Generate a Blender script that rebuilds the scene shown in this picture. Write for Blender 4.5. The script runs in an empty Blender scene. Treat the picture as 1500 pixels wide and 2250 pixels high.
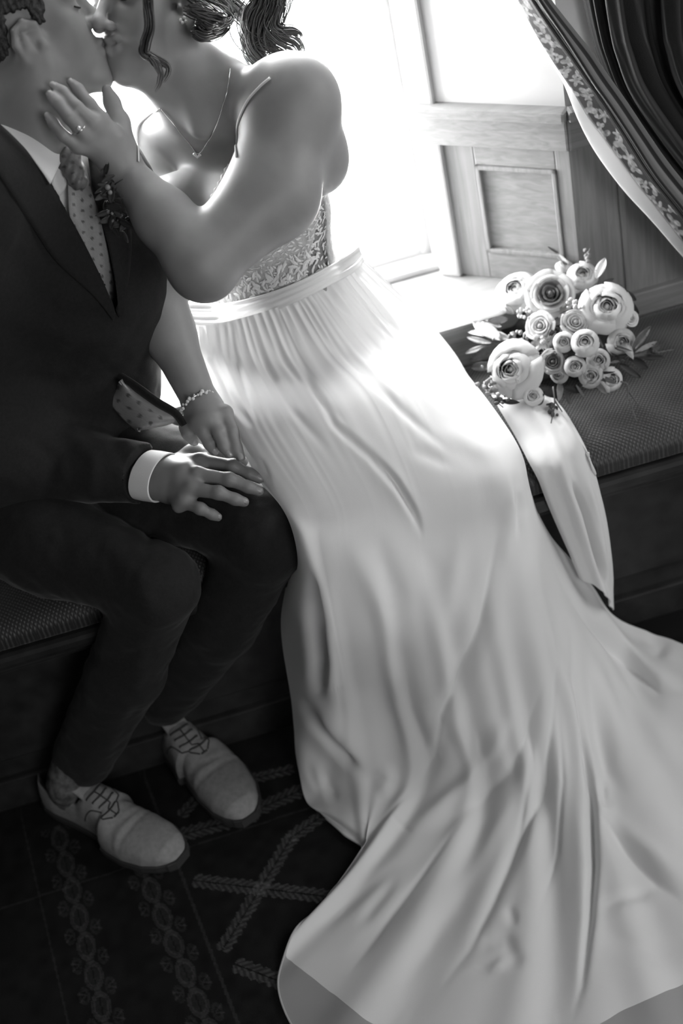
import bpy, bmesh, math, random, time
import numpy as np
from mathutils import Vector, Matrix
from mathutils.bvhtree import BVHTree
T0 = time.time()
random.seed(7); RNG = np.random.default_rng(7)
SC = bpy.context.scene
# ---------------------------------------------------------------- camera
F, CAM_H, PITCH, ROLL, YAW = 3125.0, 1.85, math.radians(39), math.radians(14), math.radians(3.5)
CAM = np.array([0.0, 0.0, CAM_H])
_h = np.array([math.sin(YAW), math.cos(YAW), 0]); _r = np.array([math.cos(YAW), -math.sin(YAW), 0]); _z = np.array([0, 0, 1.0])
FWD = _h*math.cos(PITCH) - _z*math.sin(PITCH); _up = _h*math.sin(PITCH) + _z*math.cos(PITCH)
PX = math.cos(ROLL)*_r - math.sin(ROLL)*_up      # picture right
PY = -math.sin(ROLL)*_r - math.cos(ROLL)*_up     # picture down
cam_data = bpy.data.cameras.new('camera'); cam = bpy.data.objects.new('camera', cam_data)
SC.collection.objects.link(cam)
cam.matrix_world = Matrix(((PX[0], -PY[0], -FWD[0], CAM[0]), (PX[1], -PY[1], -FWD[1], CAM[1]), (PX[2], -PY[2], -FWD[2], CAM[2]), (0, 0, 0, 1)))
cam_data.sensor_fit = 'VERTICAL'; cam_data.sensor_height = 36; cam_data.lens = F/2250*36
cam_data.dof.use_dof = True; cam_data.dof.focus_distance = 2.05; cam_data.dof.aperture_fstop = 2.4
cam_data.clip_start = 0.05
SC.camera = cam
# ---------------------------------------------------------------- daylight, added fill, exposure
world = bpy.data.worlds.new('overcast_sky'); SC.world = world; world.use_nodes = True
wb = world.node_tree.nodes['Background']; wb.inputs[0].default_value = (1, 1, 1, 1); wb.inputs[1].default_value = 45.0
def area(name, loc, aim, sx, sy, power, portal=False):
    l = bpy.data.lights.new(name, 'AREA'); l.shape = 'RECTANGLE'; l.size = sx; l.size_y = sy; l.energy = power
    o = bpy.data.objects.new(name, l); SC.collection.objects.link(o); o.location = loc
    o.rotation_euler = (Vector(aim)-Vector(loc)).to_track_quat('-Z', 'Y').to_euler()
    if portal: l.cycles.is_portal = True
    return o
area('window_portal', (0, 2.29, 1.0), (0, 0, 1.0), 0.82, .86, 1, True)
area('side_window_light', (2.36, 1.25, 1.35), (0.0, 1.45, 0.45), 1.3, 1.5, 38)      # daylight from the next window, on the right wall
area('room_fill_light', (1.3, -2.4, 1.8), (0.2, 1.6, 0.5), 1.8, 1.7, 68)     # soft fill added behind the camera; no window is built there
area('overhead_fill_light', (-0.9, -1.2, 2.55), (0.0, 1.6, 0.6), 1.2, 1.2, 2)  # weak overhead fill, added; no lamp hangs there
SC.view_settings.view_transform = 'Standard'; SC.view_settings.look = 'None'
SC.view_settings.gamma = 1.0; SC.view_settings.use_curve_mapping = False; SC.view_settings.exposure = 0.0
# ---------------------------------------------------------------- helpers
def ray(x, y): return (x-750)/F*PX + (y-1125)/F*PY + FWD
def AY(x, y, Y): d = ray(x, y); return CAM + d*(Y/d[1])
def AZ(x, y, Z): d = ray(x, y); return CAM + d*((Z-CAM_H)/d[2])
def AD(x, y, D): return CAM + ray(x, y)*D
def DEP(p): return float((np.asarray(p)-CAM) @ FWD)
def proj(P):
    V = np.asarray(P)-CAM; z = V @ FWD
    return np.stack([750+F*(V @ PX)/z, 1125+F*(V @ PY)/z], -1)
def unit(v): v = np.asarray(v, float); return v/(np.linalg.norm(v)+1e-12)
COL = SC.collection
def mk(name, V, Fc, mat=None, parent=None, smooth=True, label=None, cat=None, kind=None, group=None):
    me = bpy.data.meshes.new(name); V = np.asarray(V, np.float32).reshape(-1, 3)
    if isinstance(Fc, np.ndarray):
        n, k = Fc.shape
        me.vertices.add(len(V)); me.vertices.foreach_set('co', V.ravel())
        me.loops.add(n*k); me.loops.foreach_set('vertex_index', Fc.astype(np.int32).ravel())
        me.polygons.add(n); me.polygons.foreach_set('loop_start', np.arange(0, n*k, k, dtype=np.int32))
        me.update(calc_edges=True); me.validate()
    else:
        me.from_pydata(V.tolist(), [], [list(map(int, f)) for f in Fc])
    me.polygons.foreach_set('use_smooth', np.full(len(me.polygons), smooth)); me.update()
    if mat: me.materials.append(mat)
    o = bpy.data.objects.new(name, me); COL.objects.link(o)
    if parent is not None: o.parent = parent
    tag(o, label, cat, kind, group); return o
def tag(o, label=None, cat=None, kind=None, group=None):
    if label: o['label'] = label
    if cat: o['category'] = cat
    if kind: o['kind'] = kind
    if group: o['group'] = group
    return o
def empty(name, loc=(0, 0, 0), label=None, cat=None, kind=None, group=None):
    o = bpy.data.objects.new(name, None); COL.objects.link(o); o.empty_display_size = 0.05
    return tag(o, label, cat, kind, group)
def join(parts):
    V, Fs, n = [], [], 0
    for v, f in parts:
        v = np.asarray(v); V.append(v); Fs += [[int(i)+n for i in q] for q in f]; n += len(v)
    return np.concatenate(V), Fs
def boxv(lo, hi, bev=0.0, M=None, off=None):
    bm = bmesh.new(); bmesh.ops.create_cube(bm, size=1)
    lo, hi = np.array(lo, float), np.array(hi, float)
    for v in bm.verts: v.co = Vector((lo+hi)/2+np.array(v.co)*(hi-lo))
    if bev: bmesh.ops.bevel(bm, geom=bm.edges[:], offset=bev, segments=2, affect='EDGES', profile=.6)
    bm.verts.index_update(); V = np.array([v.co[:] for v in bm.verts]); Fc = [[v.index for v in f.verts] for f in bm.faces]; bm.free()
    if M is not None: V = V @ np.asarray(M).T
    if off is not None: V = V+off
    return V, Fc
def catmull(P, n):
    """n points along a smooth curve through P (rows), uniform in index."""
    P = np.asarray(P, float); m = len(P)
    if m < 2: return np.repeat(P, n, 0)
    Q = np.vstack([2*P[0]-P[1], P, 2*P[-1]-P[-2]])
    t = np.linspace(0, m-1, n); i = np.minimum(t.astype(int), m-2); f = (t-i)[:, None]
    a, b, c, d = Q[i], Q[i+1], Q[i+2], Q[i+3]
    return .5*((2*b)+(c-a)*f+(2*a-5*b+4*c-d)*f**2+(3*b-a-3*c+d)*f**3)
def interp(xs, ys, x): return np.interp(x, xs, ys)
def tubev(P, R, sides=8, cap=True, flat=1.0, ref=None):
    """tube along P with radii R; flat<1 squashes it along the frame's second axis"""
    P = np.asarray(P, float); n = len(P); R = np.broadcast_to(np.asarray(R, float), (n,))
    Tn = np.gradient(P, axis=0); Tn /= np.linalg.norm(Tn, axis=1)[:, None]+1e-12
    a = np.array(ref if ref is not None else ([0, 0, 1.] if abs(Tn[0][2]) < .9 else [1., 0, 0]))
    V = []; ang = np.linspace(0, 2*np.pi, sides, endpoint=False)
    for i in range(n):
        u = a-Tn[i]*(a @ Tn[i]); u = unit(u); w = np.cross(Tn[i], u); a = u
        V.append(P[i]+R[i]*(np.cos(ang)[:, None]*u+flat*np.sin(ang)[:, None]*w))
    V = np.concatenate(V); Fc = []
    for i in range(n-1):
        for j in range(sides):
            k = (j+1) % sides; Fc.append([i*sides+j, i*sides+k, (i+1)*sides+k, (i+1)*sides+j])
    if cap: Fc.append(list(range(sides))[::-1]); Fc.append([(n-1)*sides+j for j in range(sides)])
    return V, Fc
def gridf(nu, nv, closed=False):
    i, j = np.meshgrid(np.arange(nu-1), np.arange(nv if closed else nv-1), indexing='ij')
    a = i*nv+j; b = i*nv+(j+1) % nv; return np.stack([a, b, b+nv, a+nv], -1).reshape(-1, 4)
def thick(V, nu, nv, t, nrm=None):
    """grid (nu x nv) made into a closed slab of thickness t (behind the surface)"""
    G = V.reshape(nu, nv, 3); N = grid_normals(G) if nrm is None else nrm
    B = G-N*t; n = nu*nv; f = gridf(nu, nv); fb = f[:, ::-1]+n; rim = []
    edge = [i*nv for i in range(nu)]+[(nu-1)*nv+j for j in range(1, nv)]+[i*nv+nv-1 for i in range(nu-2, -1, -1)]+[j for j in range(nv-2, 0, -1)]
    for k in range(len(edge)):
        a, b = edge[k], edge[(k+1) % len(edge)]; rim.append([a, b, b+n, a+n])
    return np.concatenate([G.reshape(-1, 3), B.reshape(-1, 3)]), np.concatenate([f, fb, np.array(rim)])
def grid_normals(G, toward=True):
    du = np.gradient(G, axis=0); dv = np.gradient(G, axis=1); N = np.cross(du, dv)
    N /= np.linalg.norm(N, axis=-1)[..., None]+1e-12
    if toward:
        s = np.sign(((CAM-G)*N).sum(-1).mean()); N = N*(s if s else 1)
    return N
def hashnoise(P, sc, seed=0):
    """cheap smooth 3-D value noise, -1..1"""
    Q = np.asarray(P)*sc+seed*17.31; I = np.floor(Q).astype(np.int64); f = Q-I; f = f*f*(3-2*f); out = 0
    for dx in (0, 1):
        for dy in (0, 1):
            for dz in (0, 1):
                n = (I[..., 0]+dx)*374761393+(I[..., 1]+dy)*668265263+(I[..., 2]+dz)*2147483647
                n = (n ^ (n >> 13))*1274126177; n = n ^ (n >> 16); r = (n & 0xffff)/32767.5-1
                out = out+r*np.where(dx, f[..., 0], 1-f[..., 0])*np.where(dy, f[..., 1], 1-f[..., 1])*np.where(dz, f[..., 2], 1-f[..., 2])
    return out
# -------- implicit surfaces (rounded limbs blended into one skin)
class SDF:
    def __init__(s): s.ops = []
    def cap(s, a, b, ra, rb=None, k=.012, sub=False):
        a, b = np.asarray(a, float), np.asarray(b, float); rb = ra if rb is None else rb; m = max(ra, rb)+2*k+.012
        s.ops.append(('c', np.minimum(a, b)-m, np.maximum(a, b)+m, (a, b, ra, rb), k, sub)); return s
    def chain(s, pts, rad, k=.01, sub=False):
        for i in range(len(pts)-1): s.cap(pts[i], pts[i+1], rad[i], rad[i+1], k, sub)
        return s
    def ell(s, c, r, k=.012, R=None, sub=False):
        c, r = np.asarray(c, float), np.asarray(r, float); m = max(r)+2*k+.012; R = np.eye(3) if R is None else np.asarray(R)
        s.ops.append(('e', c-m, c+m, (c, r, R), k, sub)); return s
    def val(s, op, X):
        if op[0] == 'c':
            a, b, ra, rb = op[3]; ba = b-a; L = ba @ ba+1e-12; pa = X-a
            h = np.clip((pa @ ba)/L, 0, 1); return np.linalg.norm(pa-h[..., None]*ba, axis=-1)-(ra+(rb-ra)*h)
        c, r, R = op[3]; p = (X-c) @ R     # columns of R = local axes
        k0 = np.linalg.norm(p/r, axis=-1); k1 = np.linalg.norm(p/(r*r), axis=-1)+1e-9; return k0*(k0-1)/k1
    def field(s, h, lo=None, hi=None):
        adds = [o for o in s.ops if not o[5]]
        lo = np.min([o[1] for o in adds], 0) if lo is None else np.array(lo); hi = np.max([o[2] for o in adds], 0) if hi is None else np.array(hi)
        n = np.ceil((hi-lo)/h).astype(int)+1; f = np.full(n, .05, np.float32)
        for op in s.ops:
            i0 = np.clip(np.floor((op[1]-lo)/h).astype(int), 0, n); i1 = np.clip(np.ceil((op[2]-lo)/h).astype(int)+1, 0, n)
            if (i1 <= i0).any(): continue
            ax = [(lo[d]+h*np.arange(i0[d], i1[d])) for d in range(3)]
            X = np.stack(np.meshgrid(*ax, indexing='ij'), -1); d = s.val(op, X).astype(np.float32)
            sl = tuple(slice(i0[d], i1[d]) for d in range(3)); g = f[sl]; k = op[4]
            if op[5]:
                d = -d; hh = np.clip(k-np.abs(g-d), 0, None)/k; f[sl] = np.maximum(g, d)+hh*hh*k*.25
            else:
                hh = np.clip(k-np.abs(g-d), 0, None)/k; f[sl] = np.minimum(g, d)-hh*hh*k*.25
        return f, lo
    def at(s, X):
        X = np.asarray(X, float); f = np.full(X.shape[:-1], 9.)
        for op in s.ops:
            d = s.val(op, X); k = op[4]
            if op[5]:
                d = -d; hh = np.clip(k-np.abs(f-d), 0, None)/k; f = np.maximum(f, d)+hh*hh*k*.25
            else:
                hh = np.clip(k-np.abs(f-d), 0, None)/k; f = np.minimum(f, d)-hh*hh*k*.25
        return f
    def mesh(s, h, clip=None, inflate=0.0, lo=None, hi=None):
        f, lo = s.field(h, lo, hi); f = f-inflate
        if clip is not None:
            n = f.shape; X = np.stack(np.meshgrid(*[lo[d]+h*np.arange(n[d]) for d in range(3)], indexing='ij'), -1).astype(np.float32)
            f = np.maximum(f, clip(X).astype(np.float32))
        return surfnets(f, lo, h)
def surfnets(f, lo, h):
    f[0], f[-1] = np.maximum(f[0], 1e-4), np.maximum(f[-1], 1e-4); f[:, 0] = np.maximum(f[:, 0], 1e-4); f[:, -1] = np.maximum(f[:, -1], 1e-4)
    f[:, :, 0] = np.maximum(f[:, :, 0], 1e-4); f[:, :, -1] = np.maximum(f[:, :, -1], 1e-4)
    s = f < 0; c = np.zeros(np.array(f.shape)-1, np.int8); cs = [(a, b, d) for a in (0, 1) for b in (0, 1) for d in (0, 1)]
    n = c.shape
    for a, b, d in cs: c += s[a:a+n[0], b:b+n[1], d:d+n[2]]
    I = np.argwhere((c > 0) & (c < 8)); idx = np.full(n, -1, np.int32); idx[tuple(I.T)] = np.arange(len(I))
    pos = np.zeros((len(I), 3)); cnt = np.zeros(len(I))
    fv = {q: f[I[:, 0]+q[0], I[:, 1]+q[1], I[:, 2]+q[2]] for q in cs}
    for q in cs:
        for ax in range(3):
            if q[ax]: continue
            w = list(q); w[ax] = 1; w = tuple(w); fa, fb = fv[q], fv[w]; m = (fa < 0) != (fb < 0)
            t = np.where(m, fa/np.where(m, fa-fb, 1), 0); p = np.tile(np.array(q, float), (len(I), 1)); p[:, ax] += t
            pos[m] += p[m]; cnt += m
    V = lo+h*(I+pos/cnt[:, None]); Fc = []
    for ax in range(3):
        b, d = (ax+1) % 3, (ax+2) % 3
        sl0 = [slice(None)]*3; sl1 = [slice(None)]*3; sl0[ax] = slice(0, -1); sl1[ax] = slice(1, None)
        for q in (b, d): sl0[q] = slice(1, -1); sl1[q] = slice(1, -1)
        A, B = s[tuple(sl0)], s[tuple(sl1)]
        for m, flip in ((A & ~B, False), (~A & B, True)):
            J = np.argwhere(m)
            if not len(J): continue
            J[:, b] += 1; J[:, d] += 1
            def at(ob, od):
                K = J.copy(); K[:, b] += ob; K[:, d] += od; return idx[tuple(K.T)]
            q = np.stack([at(-1, -1), at(0, -1), at(0, 0), at(-1, 0)], -1); Fc.append(q[:, ::-1] if flip else q)
    return V, np.concatenate(Fc)
def smoothv(V, Fc, it=1, lam=.5):
    for _ in range(it):
        S = np.zeros_like(V); n = np.zeros(len(V)); k = Fc.shape[1]
        for j in range(k):
            a, b = Fc[:, j], Fc[:, (j+1) % k]; np.add.at(S, a, V[b]); np.add.at(n, a, 1); np.add.at(S, b, V[a]); np.add.at(n, b, 1)
        V = V+lam*(S/np.maximum(n, 1)[:, None]-V)
    return V
def vnormals(V, Fc):
    a, b, c, d = [V[Fc[:, i]] for i in (0, 1, 2, 3)]; n = np.cross(c-a, d-b); N = np.zeros_like(V)
    for i in range(4): np.add.at(N, Fc[:, i], n)
    return N/(np.linalg.norm(N, axis=1)[:, None]+1e-12)
def pdist(Q, L):
    """distance of pixels Q to polyline L, and arclength fraction"""
    L = np.asarray(L, float); best = np.full(len(Q), 1e9); tt = np.zeros(len(Q)); seg = np.linalg.norm(np.diff(L, axis=0), axis=1); cum = np.r_[0, np.cumsum(seg)]
    sg = np.zeros(len(Q))
    for i in range(len(L)-1):
        a, d = L[i], L[i+1]-L[i]; h = np.clip(((Q-a) @ d)/(d @ d+1e-9), 0, 1); e = Q-a-h[:, None]*d; r = np.hypot(e[:, 0], e[:, 1])
        m = r < best; best[m] = r[m]; tt[m] = (cum[i]+h*seg[i])[m]/cum[-1]; sg[m] = np.sign(d[0]*e[:, 1]-d[1]*e[:, 0])[m]
    return best, tt, sg
def caster(V, Fc):
    return BVHTree.FromPolygons([tuple(v) for v in V], [tuple(int(i) for i in f) for f in Fc])
def hit(bvh, x, y):
    d = Vector(unit(ray(x, y))); r = bvh.ray_cast(Vector(CAM), d)
    return (None, None) if r[0] is None else (np.array(r[0]), np.array(r[1]))
# -------- materials (black and white photograph: every colour is a grey)
def mat(name, v, rough=.6, spec=.4, noise=0.0, nscale=60., bump=0.0, bscale=200., sheen=0.0, sss=0.0, coat=0.0, wood=False, attr=None, metal=0.0, trans=0.0, voronoi=0.0):
    m = bpy.data.materials.new(name); m.use_nodes = True; nt = m.node_tree; N, L = nt.nodes, nt.links; b = N['Principled BSDF']
    b.inputs['Base Color'].default_value = (v, v, v, 1); b.inputs['Roughness'].default_value = rough; b.inputs['Specular IOR Level'].default_value = spec
    b.inputs['Metallic'].default_value = metal
    if sheen: b.inputs['Sheen Weight'].default_value = sheen; b.inputs['Sheen Roughness'].default_value = .4
    if sss: b.inputs['Subsurface Weight'].default_value = sss; b.inputs['Subsurface Radius'].default_value = (.006, .006, .006); b.inputs['Subsurface Scale'].default_value = 1.0
    if coat: b.inputs['Coat Weight'].default_value = coat
    tc = N.new('ShaderNodeTexCoord')
    if attr:
        a = N.new('ShaderNodeAttribute'); a.attribute_name = attr; L.new(a.outputs['Color'], b.inputs['Base Color'])
    elif wood:
        mp = N.new('ShaderNodeMapping'); mp.inputs['Scale'].default_value = wood; L.new(tc.outputs['Object'], mp.inputs[0])
        n1 = N.new('ShaderNodeTexNoise'); n1.inputs['Scale'].default_value = 3; n1.inputs['Detail'].default_value = 8; n1.inputs['Distortion'].default_value = 1.2; L.new(mp.outputs[0], n1.inputs[0])
        cr = N.new('ShaderNodeValToRGB'); cr.color_ramp.elements[0].position = .3; cr.color_ramp.elements[1].position = .72
        cr.color_ramp.elements[0].color = (v*.80,)*3+(1,); cr.color_ramp.elements[1].color = (v*1.15,)*3+(1,); L.new(n1.outputs[0], cr.inputs[0]); L.new(cr.outputs[0], b.inputs['Base Color'])
    elif noise:
        n1 = N.new('ShaderNodeTexNoise'); n1.inputs['Scale'].default_value = nscale; n1.inputs['Detail'].default_value = 6; L.new(tc.outputs['Object'], n1.inputs[0])
        cr = N.new('ShaderNodeValToRGB'); cr.color_ramp.elements[0].position = .3; cr.color_ramp.elements[1].position = .7
        cr.color_ramp.elements[0].color = (v*(1-noise),)*3+(1,); cr.color_ramp.elements[1].color = (min(1, v*(1+noise)),)*3+(1,); L.new(n1.outputs[0], cr.inputs[0]); L.new(cr.outputs[0], b.inputs['Base Color'])
    if bump:
        n2 = N.new('ShaderNodeTexNoise'); n2.inputs['Scale'].default_value = bscale; n2.inputs['Detail'].default_value = 3; L.new(tc.outputs['Object'], n2.inputs[0])
        bp = N.new('ShaderNodeBump'); bp.inputs['Strength'].default_value = bump; bp.inputs['Distance'].default_value = .002; L.new(n2.outputs[0], bp.inputs['Height']); L.new(bp.outputs[0], b.inputs['Normal'])
    if trans:      # thin cloth or petal: part of the light passes through
        t = N.new('ShaderNodeBsdfTranslucent'); t.inputs[0].default_value = (v, v, v, 1); mx = N.new('ShaderNodeMixShader'); mx.inputs[0].default_value = trans
        L.new(b.outputs[0], mx.inputs[1]); L.new(t.outputs[0], mx.inputs[2]); L.new(mx.outputs[0], N['Material Output'].inputs[0])
        if attr: L.new(a.outputs['Color'], t.inputs[0])
    return m
def setcol(o, vals, name='tone'):
    a = o.data.color_attributes.new(name, 'FLOAT_COLOR', 'POINT'); v = np.asarray(vals, np.float32)
    a.data.foreach_set('color', np.stack([v, v, v, np.ones_like(v)], -1).ravel())
# ---------------------------------------------------------------- the room
M_plaster = mat('plaster', .55, .8, noise=.05, nscale=8); M_oak = mat('oak', .22, .45, wood=(34, 34, 2.2), bump=.15, bscale=90); M_oakh = mat('oak_across', .22, .45, wood=(2.2, 12, 34), bump=.15, bscale=90)
M_paint = mat('painted_wood', .42, .5, noise=.06, nscale=14); M_ceil = mat('ceiling_paint', .2, .8); M_wallpaper = mat('wallpaper', .12, .8, noise=.2, nscale=20)
struct = dict(kind='structure')
WY, CX, ZS = 2.01, .612, .545           # room face of the back wall, corner of the alcove, sill height
RE = np.array([.42, 2.17])               # where the slanted reveal meets the window frame
def wallbox(name, lo, hi, m, bev=0, **k): V, Fc = boxv(lo, hi, bev); return mk(name, V, Fc, m, smooth=False, kind='structure', **k)
wallbox('wall_left', (-2.5, -2.6, 0), (-2.4, 2.01, 2.7), M_wallpaper); wallbox('wall_right', (2.4, -2.6, 0), (2.5, 2.01, 2.7), M_wallpaper)
wallbox('wall_front', (-2.5, -2.7, 0), (2.5, -2.6, 2.7), M_wallpaper); wallbox('ceiling', (-2.5, -2.7, 2.7), (2.5, 2.5, 2.8), M_ceil)
# the back wall round the alcove: one mesh per side, panelled below the chair rail
wb_ = empty('wall_back', label='panelled wall with the window alcove', kind='structure')
def inwall(name, lo, hi, m, bev=0.002): V, Fc = boxv(lo, hi, bev); return mk(name, V, Fc, m, wb_, smooth=False)
for s in (1, -1):
    x = lambda a, b: (min(s*a, s*b), max(s*a, s*b))
    a, b = x(CX, 2.4)
    inwall('wainscot_backing', (a, WY+.012, 0), (b, WY+.1, .80), M_oak, 0); inwall('plaster_field', (a, WY, .868), (b, WY+.1, 2.7), M_plaster, 0)
    a, b = x(CX-.003, 2.4); inwall('chair_rail', (a, WY-.012, .80), (b, WY+.02, .853), M_oakh, .004); inwall('rail_cap', (a, WY-.026, .853), (b, WY+.02, .872), M_oakh, .006)
    a, b = x(CX, CX+.075); inwall('stile', (a, WY, .0), (b, WY+.02, .80), M_oak, .003)
    a, b = x(CX+.60, CX+.68); inwall('stile', (a, WY, .0), (b, WY+.02, .80), M_oak, .003)
    a, b = x(CX+.075, 2.4); inwall('top_rail', (a, WY, .735), (b, WY+.02, .80), M_oakh, .003); inwall('bottom_rail', (a, WY, .40), (b, WY+.02, .50), M_oakh, .003)
    a, b = x(CX+.075, CX+.084); inwall('bead', (a, WY-.003, .50), (b, WY+.015, .735), M_oak, .002)
    # slanted reveal, in its own frame: u from the corner to the frame, n out of the wall
    O = np.array([s*CX, WY, 0]); U = unit([s*(RE[0]-CX), RE[1]-WY, 0]); W = np.array([0, 0, 1.]); Nn = np.cross(U, W)*(s); Nn = Nn if Nn[1] < 0 else -Nn
    MM = np.stack([U, Nn, W], 1)
    def rv(name, lo, hi, m, bev=.002): V, Fc = boxv(lo, hi, bev, MM, O); return mk(name, V, Fc, m, wb_, smooth=False)
    rv('reveal_plaster', (0, -.08, .868), (.25, 0, 1.54), M_plaster, 0); rv('reveal_backing', (0, -.08, ZS-.06), (.25, -.014, .868), M_oak, 0)
    rv('chair_rail', (-.004, -.02, .80), (.262, .012, .853), M_oakh, .004); rv('rail_cap', (-.008, -.02, .853), (.27, .026, .872), M_oakh, .006)
    rv('stile', (0, -.02, ZS), (.026, 0, .80), M_oak, .002); rv('stile', (.168, -.02, ZS), (.25, 0, .80), M_oak, .002)
    rv('top_rail', (.026, -.02, .762), (.168, 0, .80), M_oakh, .002); rv('bottom_rail', (.026, -.02, ZS), (.168, 0, .597), M_oakh, .002)
    for nm, lo, hi in (('bead', (.026, -.012, .597), (.034, .003, .762)), ('bead', (.160, -.012, .597), (.168, .003, .762)), ('bead', (.026, -.012, .754), (.168, .003, .762)), ('bead', (.026, -.012, .597), (.168, .003, .605))):
        rv(nm, lo, hi, M_oak, .002)
    rv('panel', (.03, -.02, .60), (.164, -.006, .758), M_oakh, .004)
    rv('casing', (.222, -.02, ZS), (.262, .010, 1.54), M_paint, .005)
inwall('wall_under_sill', (-CX, WY+.002, 0), (CX, WY+.1, ZS-.03), M_oakh, 0)
inwall('alcove_head', (-CX, WY, 1.48), (CX, WY+.4, 2.7), M_plaster, 0)  # out of view; set low to cut the window light on the gown
V, Fc = boxv((-CX-.02, WY-.014, ZS-.032), (CX+.0, WY+.30, ZS), .006); 
V[:, 0] = np.where(V[:, 1] > WY+.05, np.clip(V[:, 0], -.50, .50), V[:, 0])
mk('window_sill', V, Fc, M_oakh, wb_, smooth=False)
win = empty('window_1', label='tall window glowing white behind the couple', kind='structure')
def wpart(name, lo, hi, m, bev=.004): V, Fc = boxv(lo, hi, bev); return mk(name, V, Fc, m, win, smooth=False)
GX, GY = .388, 2.25
for s in (1, -1):
    x = lambda a, b: (min(s*a, s*b), max(s*a, s*b))
    a, b = x(.428, .60); wpart('jamb', (a, 2.175, ZS), (b, 2.30, 1.50), M_paint); a, b = x(.408, .44); wpart('jamb_stop', (a, 2.205, ZS), (b, 2.28, 1.50), M_paint)
    a, b = x(GX, .42); wpart('sash_stile', (a, 2.235, ZS), (b, 2.27, 1.50), M_paint, .006)
wpart('sash_rail', (-.418, 2.238, ZS), (.42, 2.27, .582), M_paint, .006); wpart('sash_rail', (-.418, 2.238, 1.42), (.42, 2.27, 1.50), M_paint, .006)
wpart('bottom_stop', (-.44, 2.19, ZS), (.44, 2.24, .558), M_paint)
mg = bpy.data.materials.new('window_glass'); mg.use_nodes = True; nt = mg.node_tree; nt.nodes.remove(nt.nodes['Principled BSDF'])
tr = nt.nodes.new('ShaderNodeBsdfTransparent'); gl = nt.nodes.new('ShaderNodeBsdfGlossy'); gl.inputs['Roughness'].default_value = .02; mx = nt.nodes.new('ShaderNodeMixShader'); mx.inputs[0].default_value = .05
nt.links.new(tr.outputs[0], mx.inputs[1]); nt.links.new(gl.outputs[0], mx.inputs[2]); nt.links.new(mx.outputs[0], nt.nodes['Material Output'].inputs[0])
wpart('pane', (-GX-.005, 2.25, .578), (GX+.005, 2.254, 1.44), mg, 0)
M_brass = mat('dull_brass', .25, .35, metal=.8)
V, Fc = join([boxv((.412, 2.196, .69), (.424, 2.206, .74), .003), tubev([(.418, 2.2, .715), (.418, 2.18, .715), (.41, 2.172, .695)], [.004, .004, .005])]); mk('window_catch', V, Fc, M_brass, win)
# floor with its woven carpet: dark ground, bordered runner with a chain of leaf ovals, lattice of leaf bands
def seg_d(X, Y, ax, ay, bx, by):
    dx, dy = bx-ax, by-ay; L = math.hypot(dx, dy); t = ((X-ax)*dx+(Y-ay)*dy)/L; s_ = ((X-ax)*-dy+(Y-ay)*dx)/L; return t, s_, L
def carpet_tone(X, Y):
    P3 = np.stack([X, Y, 0*X], -1); fine = hashnoise(P3, 420)*.5+hashnoise(P3, 210, 3)*.5
    tone = .012+.004*hashnoise(P3, 60, 1)
    def line(px0, px1, w, v):
        nonlocal tone
        a, b = AZ(*px0, 0), AZ(*px1, 0); t, s_, L = seg_d(X, Y, a[0], a[1], b[0], b[1]); tone = tone+v*(np.abs(s_) < w)*(.6+.4*fine)
        return t, s_, L
    line((55, 1830), (150, 2250), .0016, .02); line((400, 1925), (523, 2250), .0026, .026)
    t, s_, L = line((395, 1868), (800, 1735), .002, .02)
    # chains of ovals along the runner
    for p0, p1, ph in (((138, 1870), (232, 2250), 0.), ((330, 1950), (455, 2250), .4)):
        a, b = AZ(*p0, 0), AZ(*p1, 0); t, s_, L = seg_d(X, Y, a[0], a[1], b[0], b[1]); per = .058; q = (t/per+ph) % 1-.5
        r = np.hypot(q*per/.0265, s_/.0145); on = t > -.06
        tone = tone+on*((.030*(np.abs(r-.86) < .2)+.017*(r < .8)*(np.abs(s_) > .001))*(.7+.5*fine))
        k = np.floor(t/per+ph); q2 = (t/per+ph+.5) % 1-.5; side = np.abs(s_)-.021
        curl = np.abs(np.hypot(q2*per/.016, side/.008)-.8)
        tone = tone+on*.020*(curl < .25)*(np.abs(s_) < .032)*(.6+.6*fine)
        spike = (np.abs(np.abs(q2*per)-(np.abs(s_)-.017)*.6) < .0018)*(np.abs(s_) > .017)*(np.abs(s_) < .030); tone = tone+on*spike*.02
        tone = tone+on*.012*(np.hypot(q2*per/.008, s_/.006) < 1)
    # lattice bands of small leaves
    for p0, p1, w in (((430, 1935), (735, 1972), .014), ((490, 2085), (640, 1840), .014), ((640, 1840), (740, 1770), .014), ((520, 2120), (650, 2170), .014), ((540, 1790), (720, 1710), .016), ((380, 1840), (560, 1790), .016), ((480, 1730), (640, 1690), .012), ((400, 1790), (480, 1700), .012)):
        a, b = AZ(*p0, 0), AZ(*p1, 0); t, s_, L = seg_d(X, Y, a[0], a[1], b[0], b[1]); inb = (t > -.004)*(t < L+.004)*(np.abs(s_) < w*(.9+.12*np.sin(t*420)))
        lf = np.sin((t-np.abs(s_)*1.2)*520)*.5+.5; vein = np.abs(s_) > .0012
        tone = tone+inb*vein*(.018+.042*(lf > .45)*(.6+.6*(fine+.3)))
    return np.clip(tone, .004, .2)
M_carpet = mat('woven_carpet', .02, .95, .1, attr='tone', bump=.5, bscale=700)
fl = empty('floor', label='dark patterned carpet', kind='structure')
V, Fc = boxv((-2.5, -2.7, -.1), (2.5, 2.3, -.004), 0); mk('floor_slab', V, Fc, mat('floor_board', .03, .9), fl, smooth=False)
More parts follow.
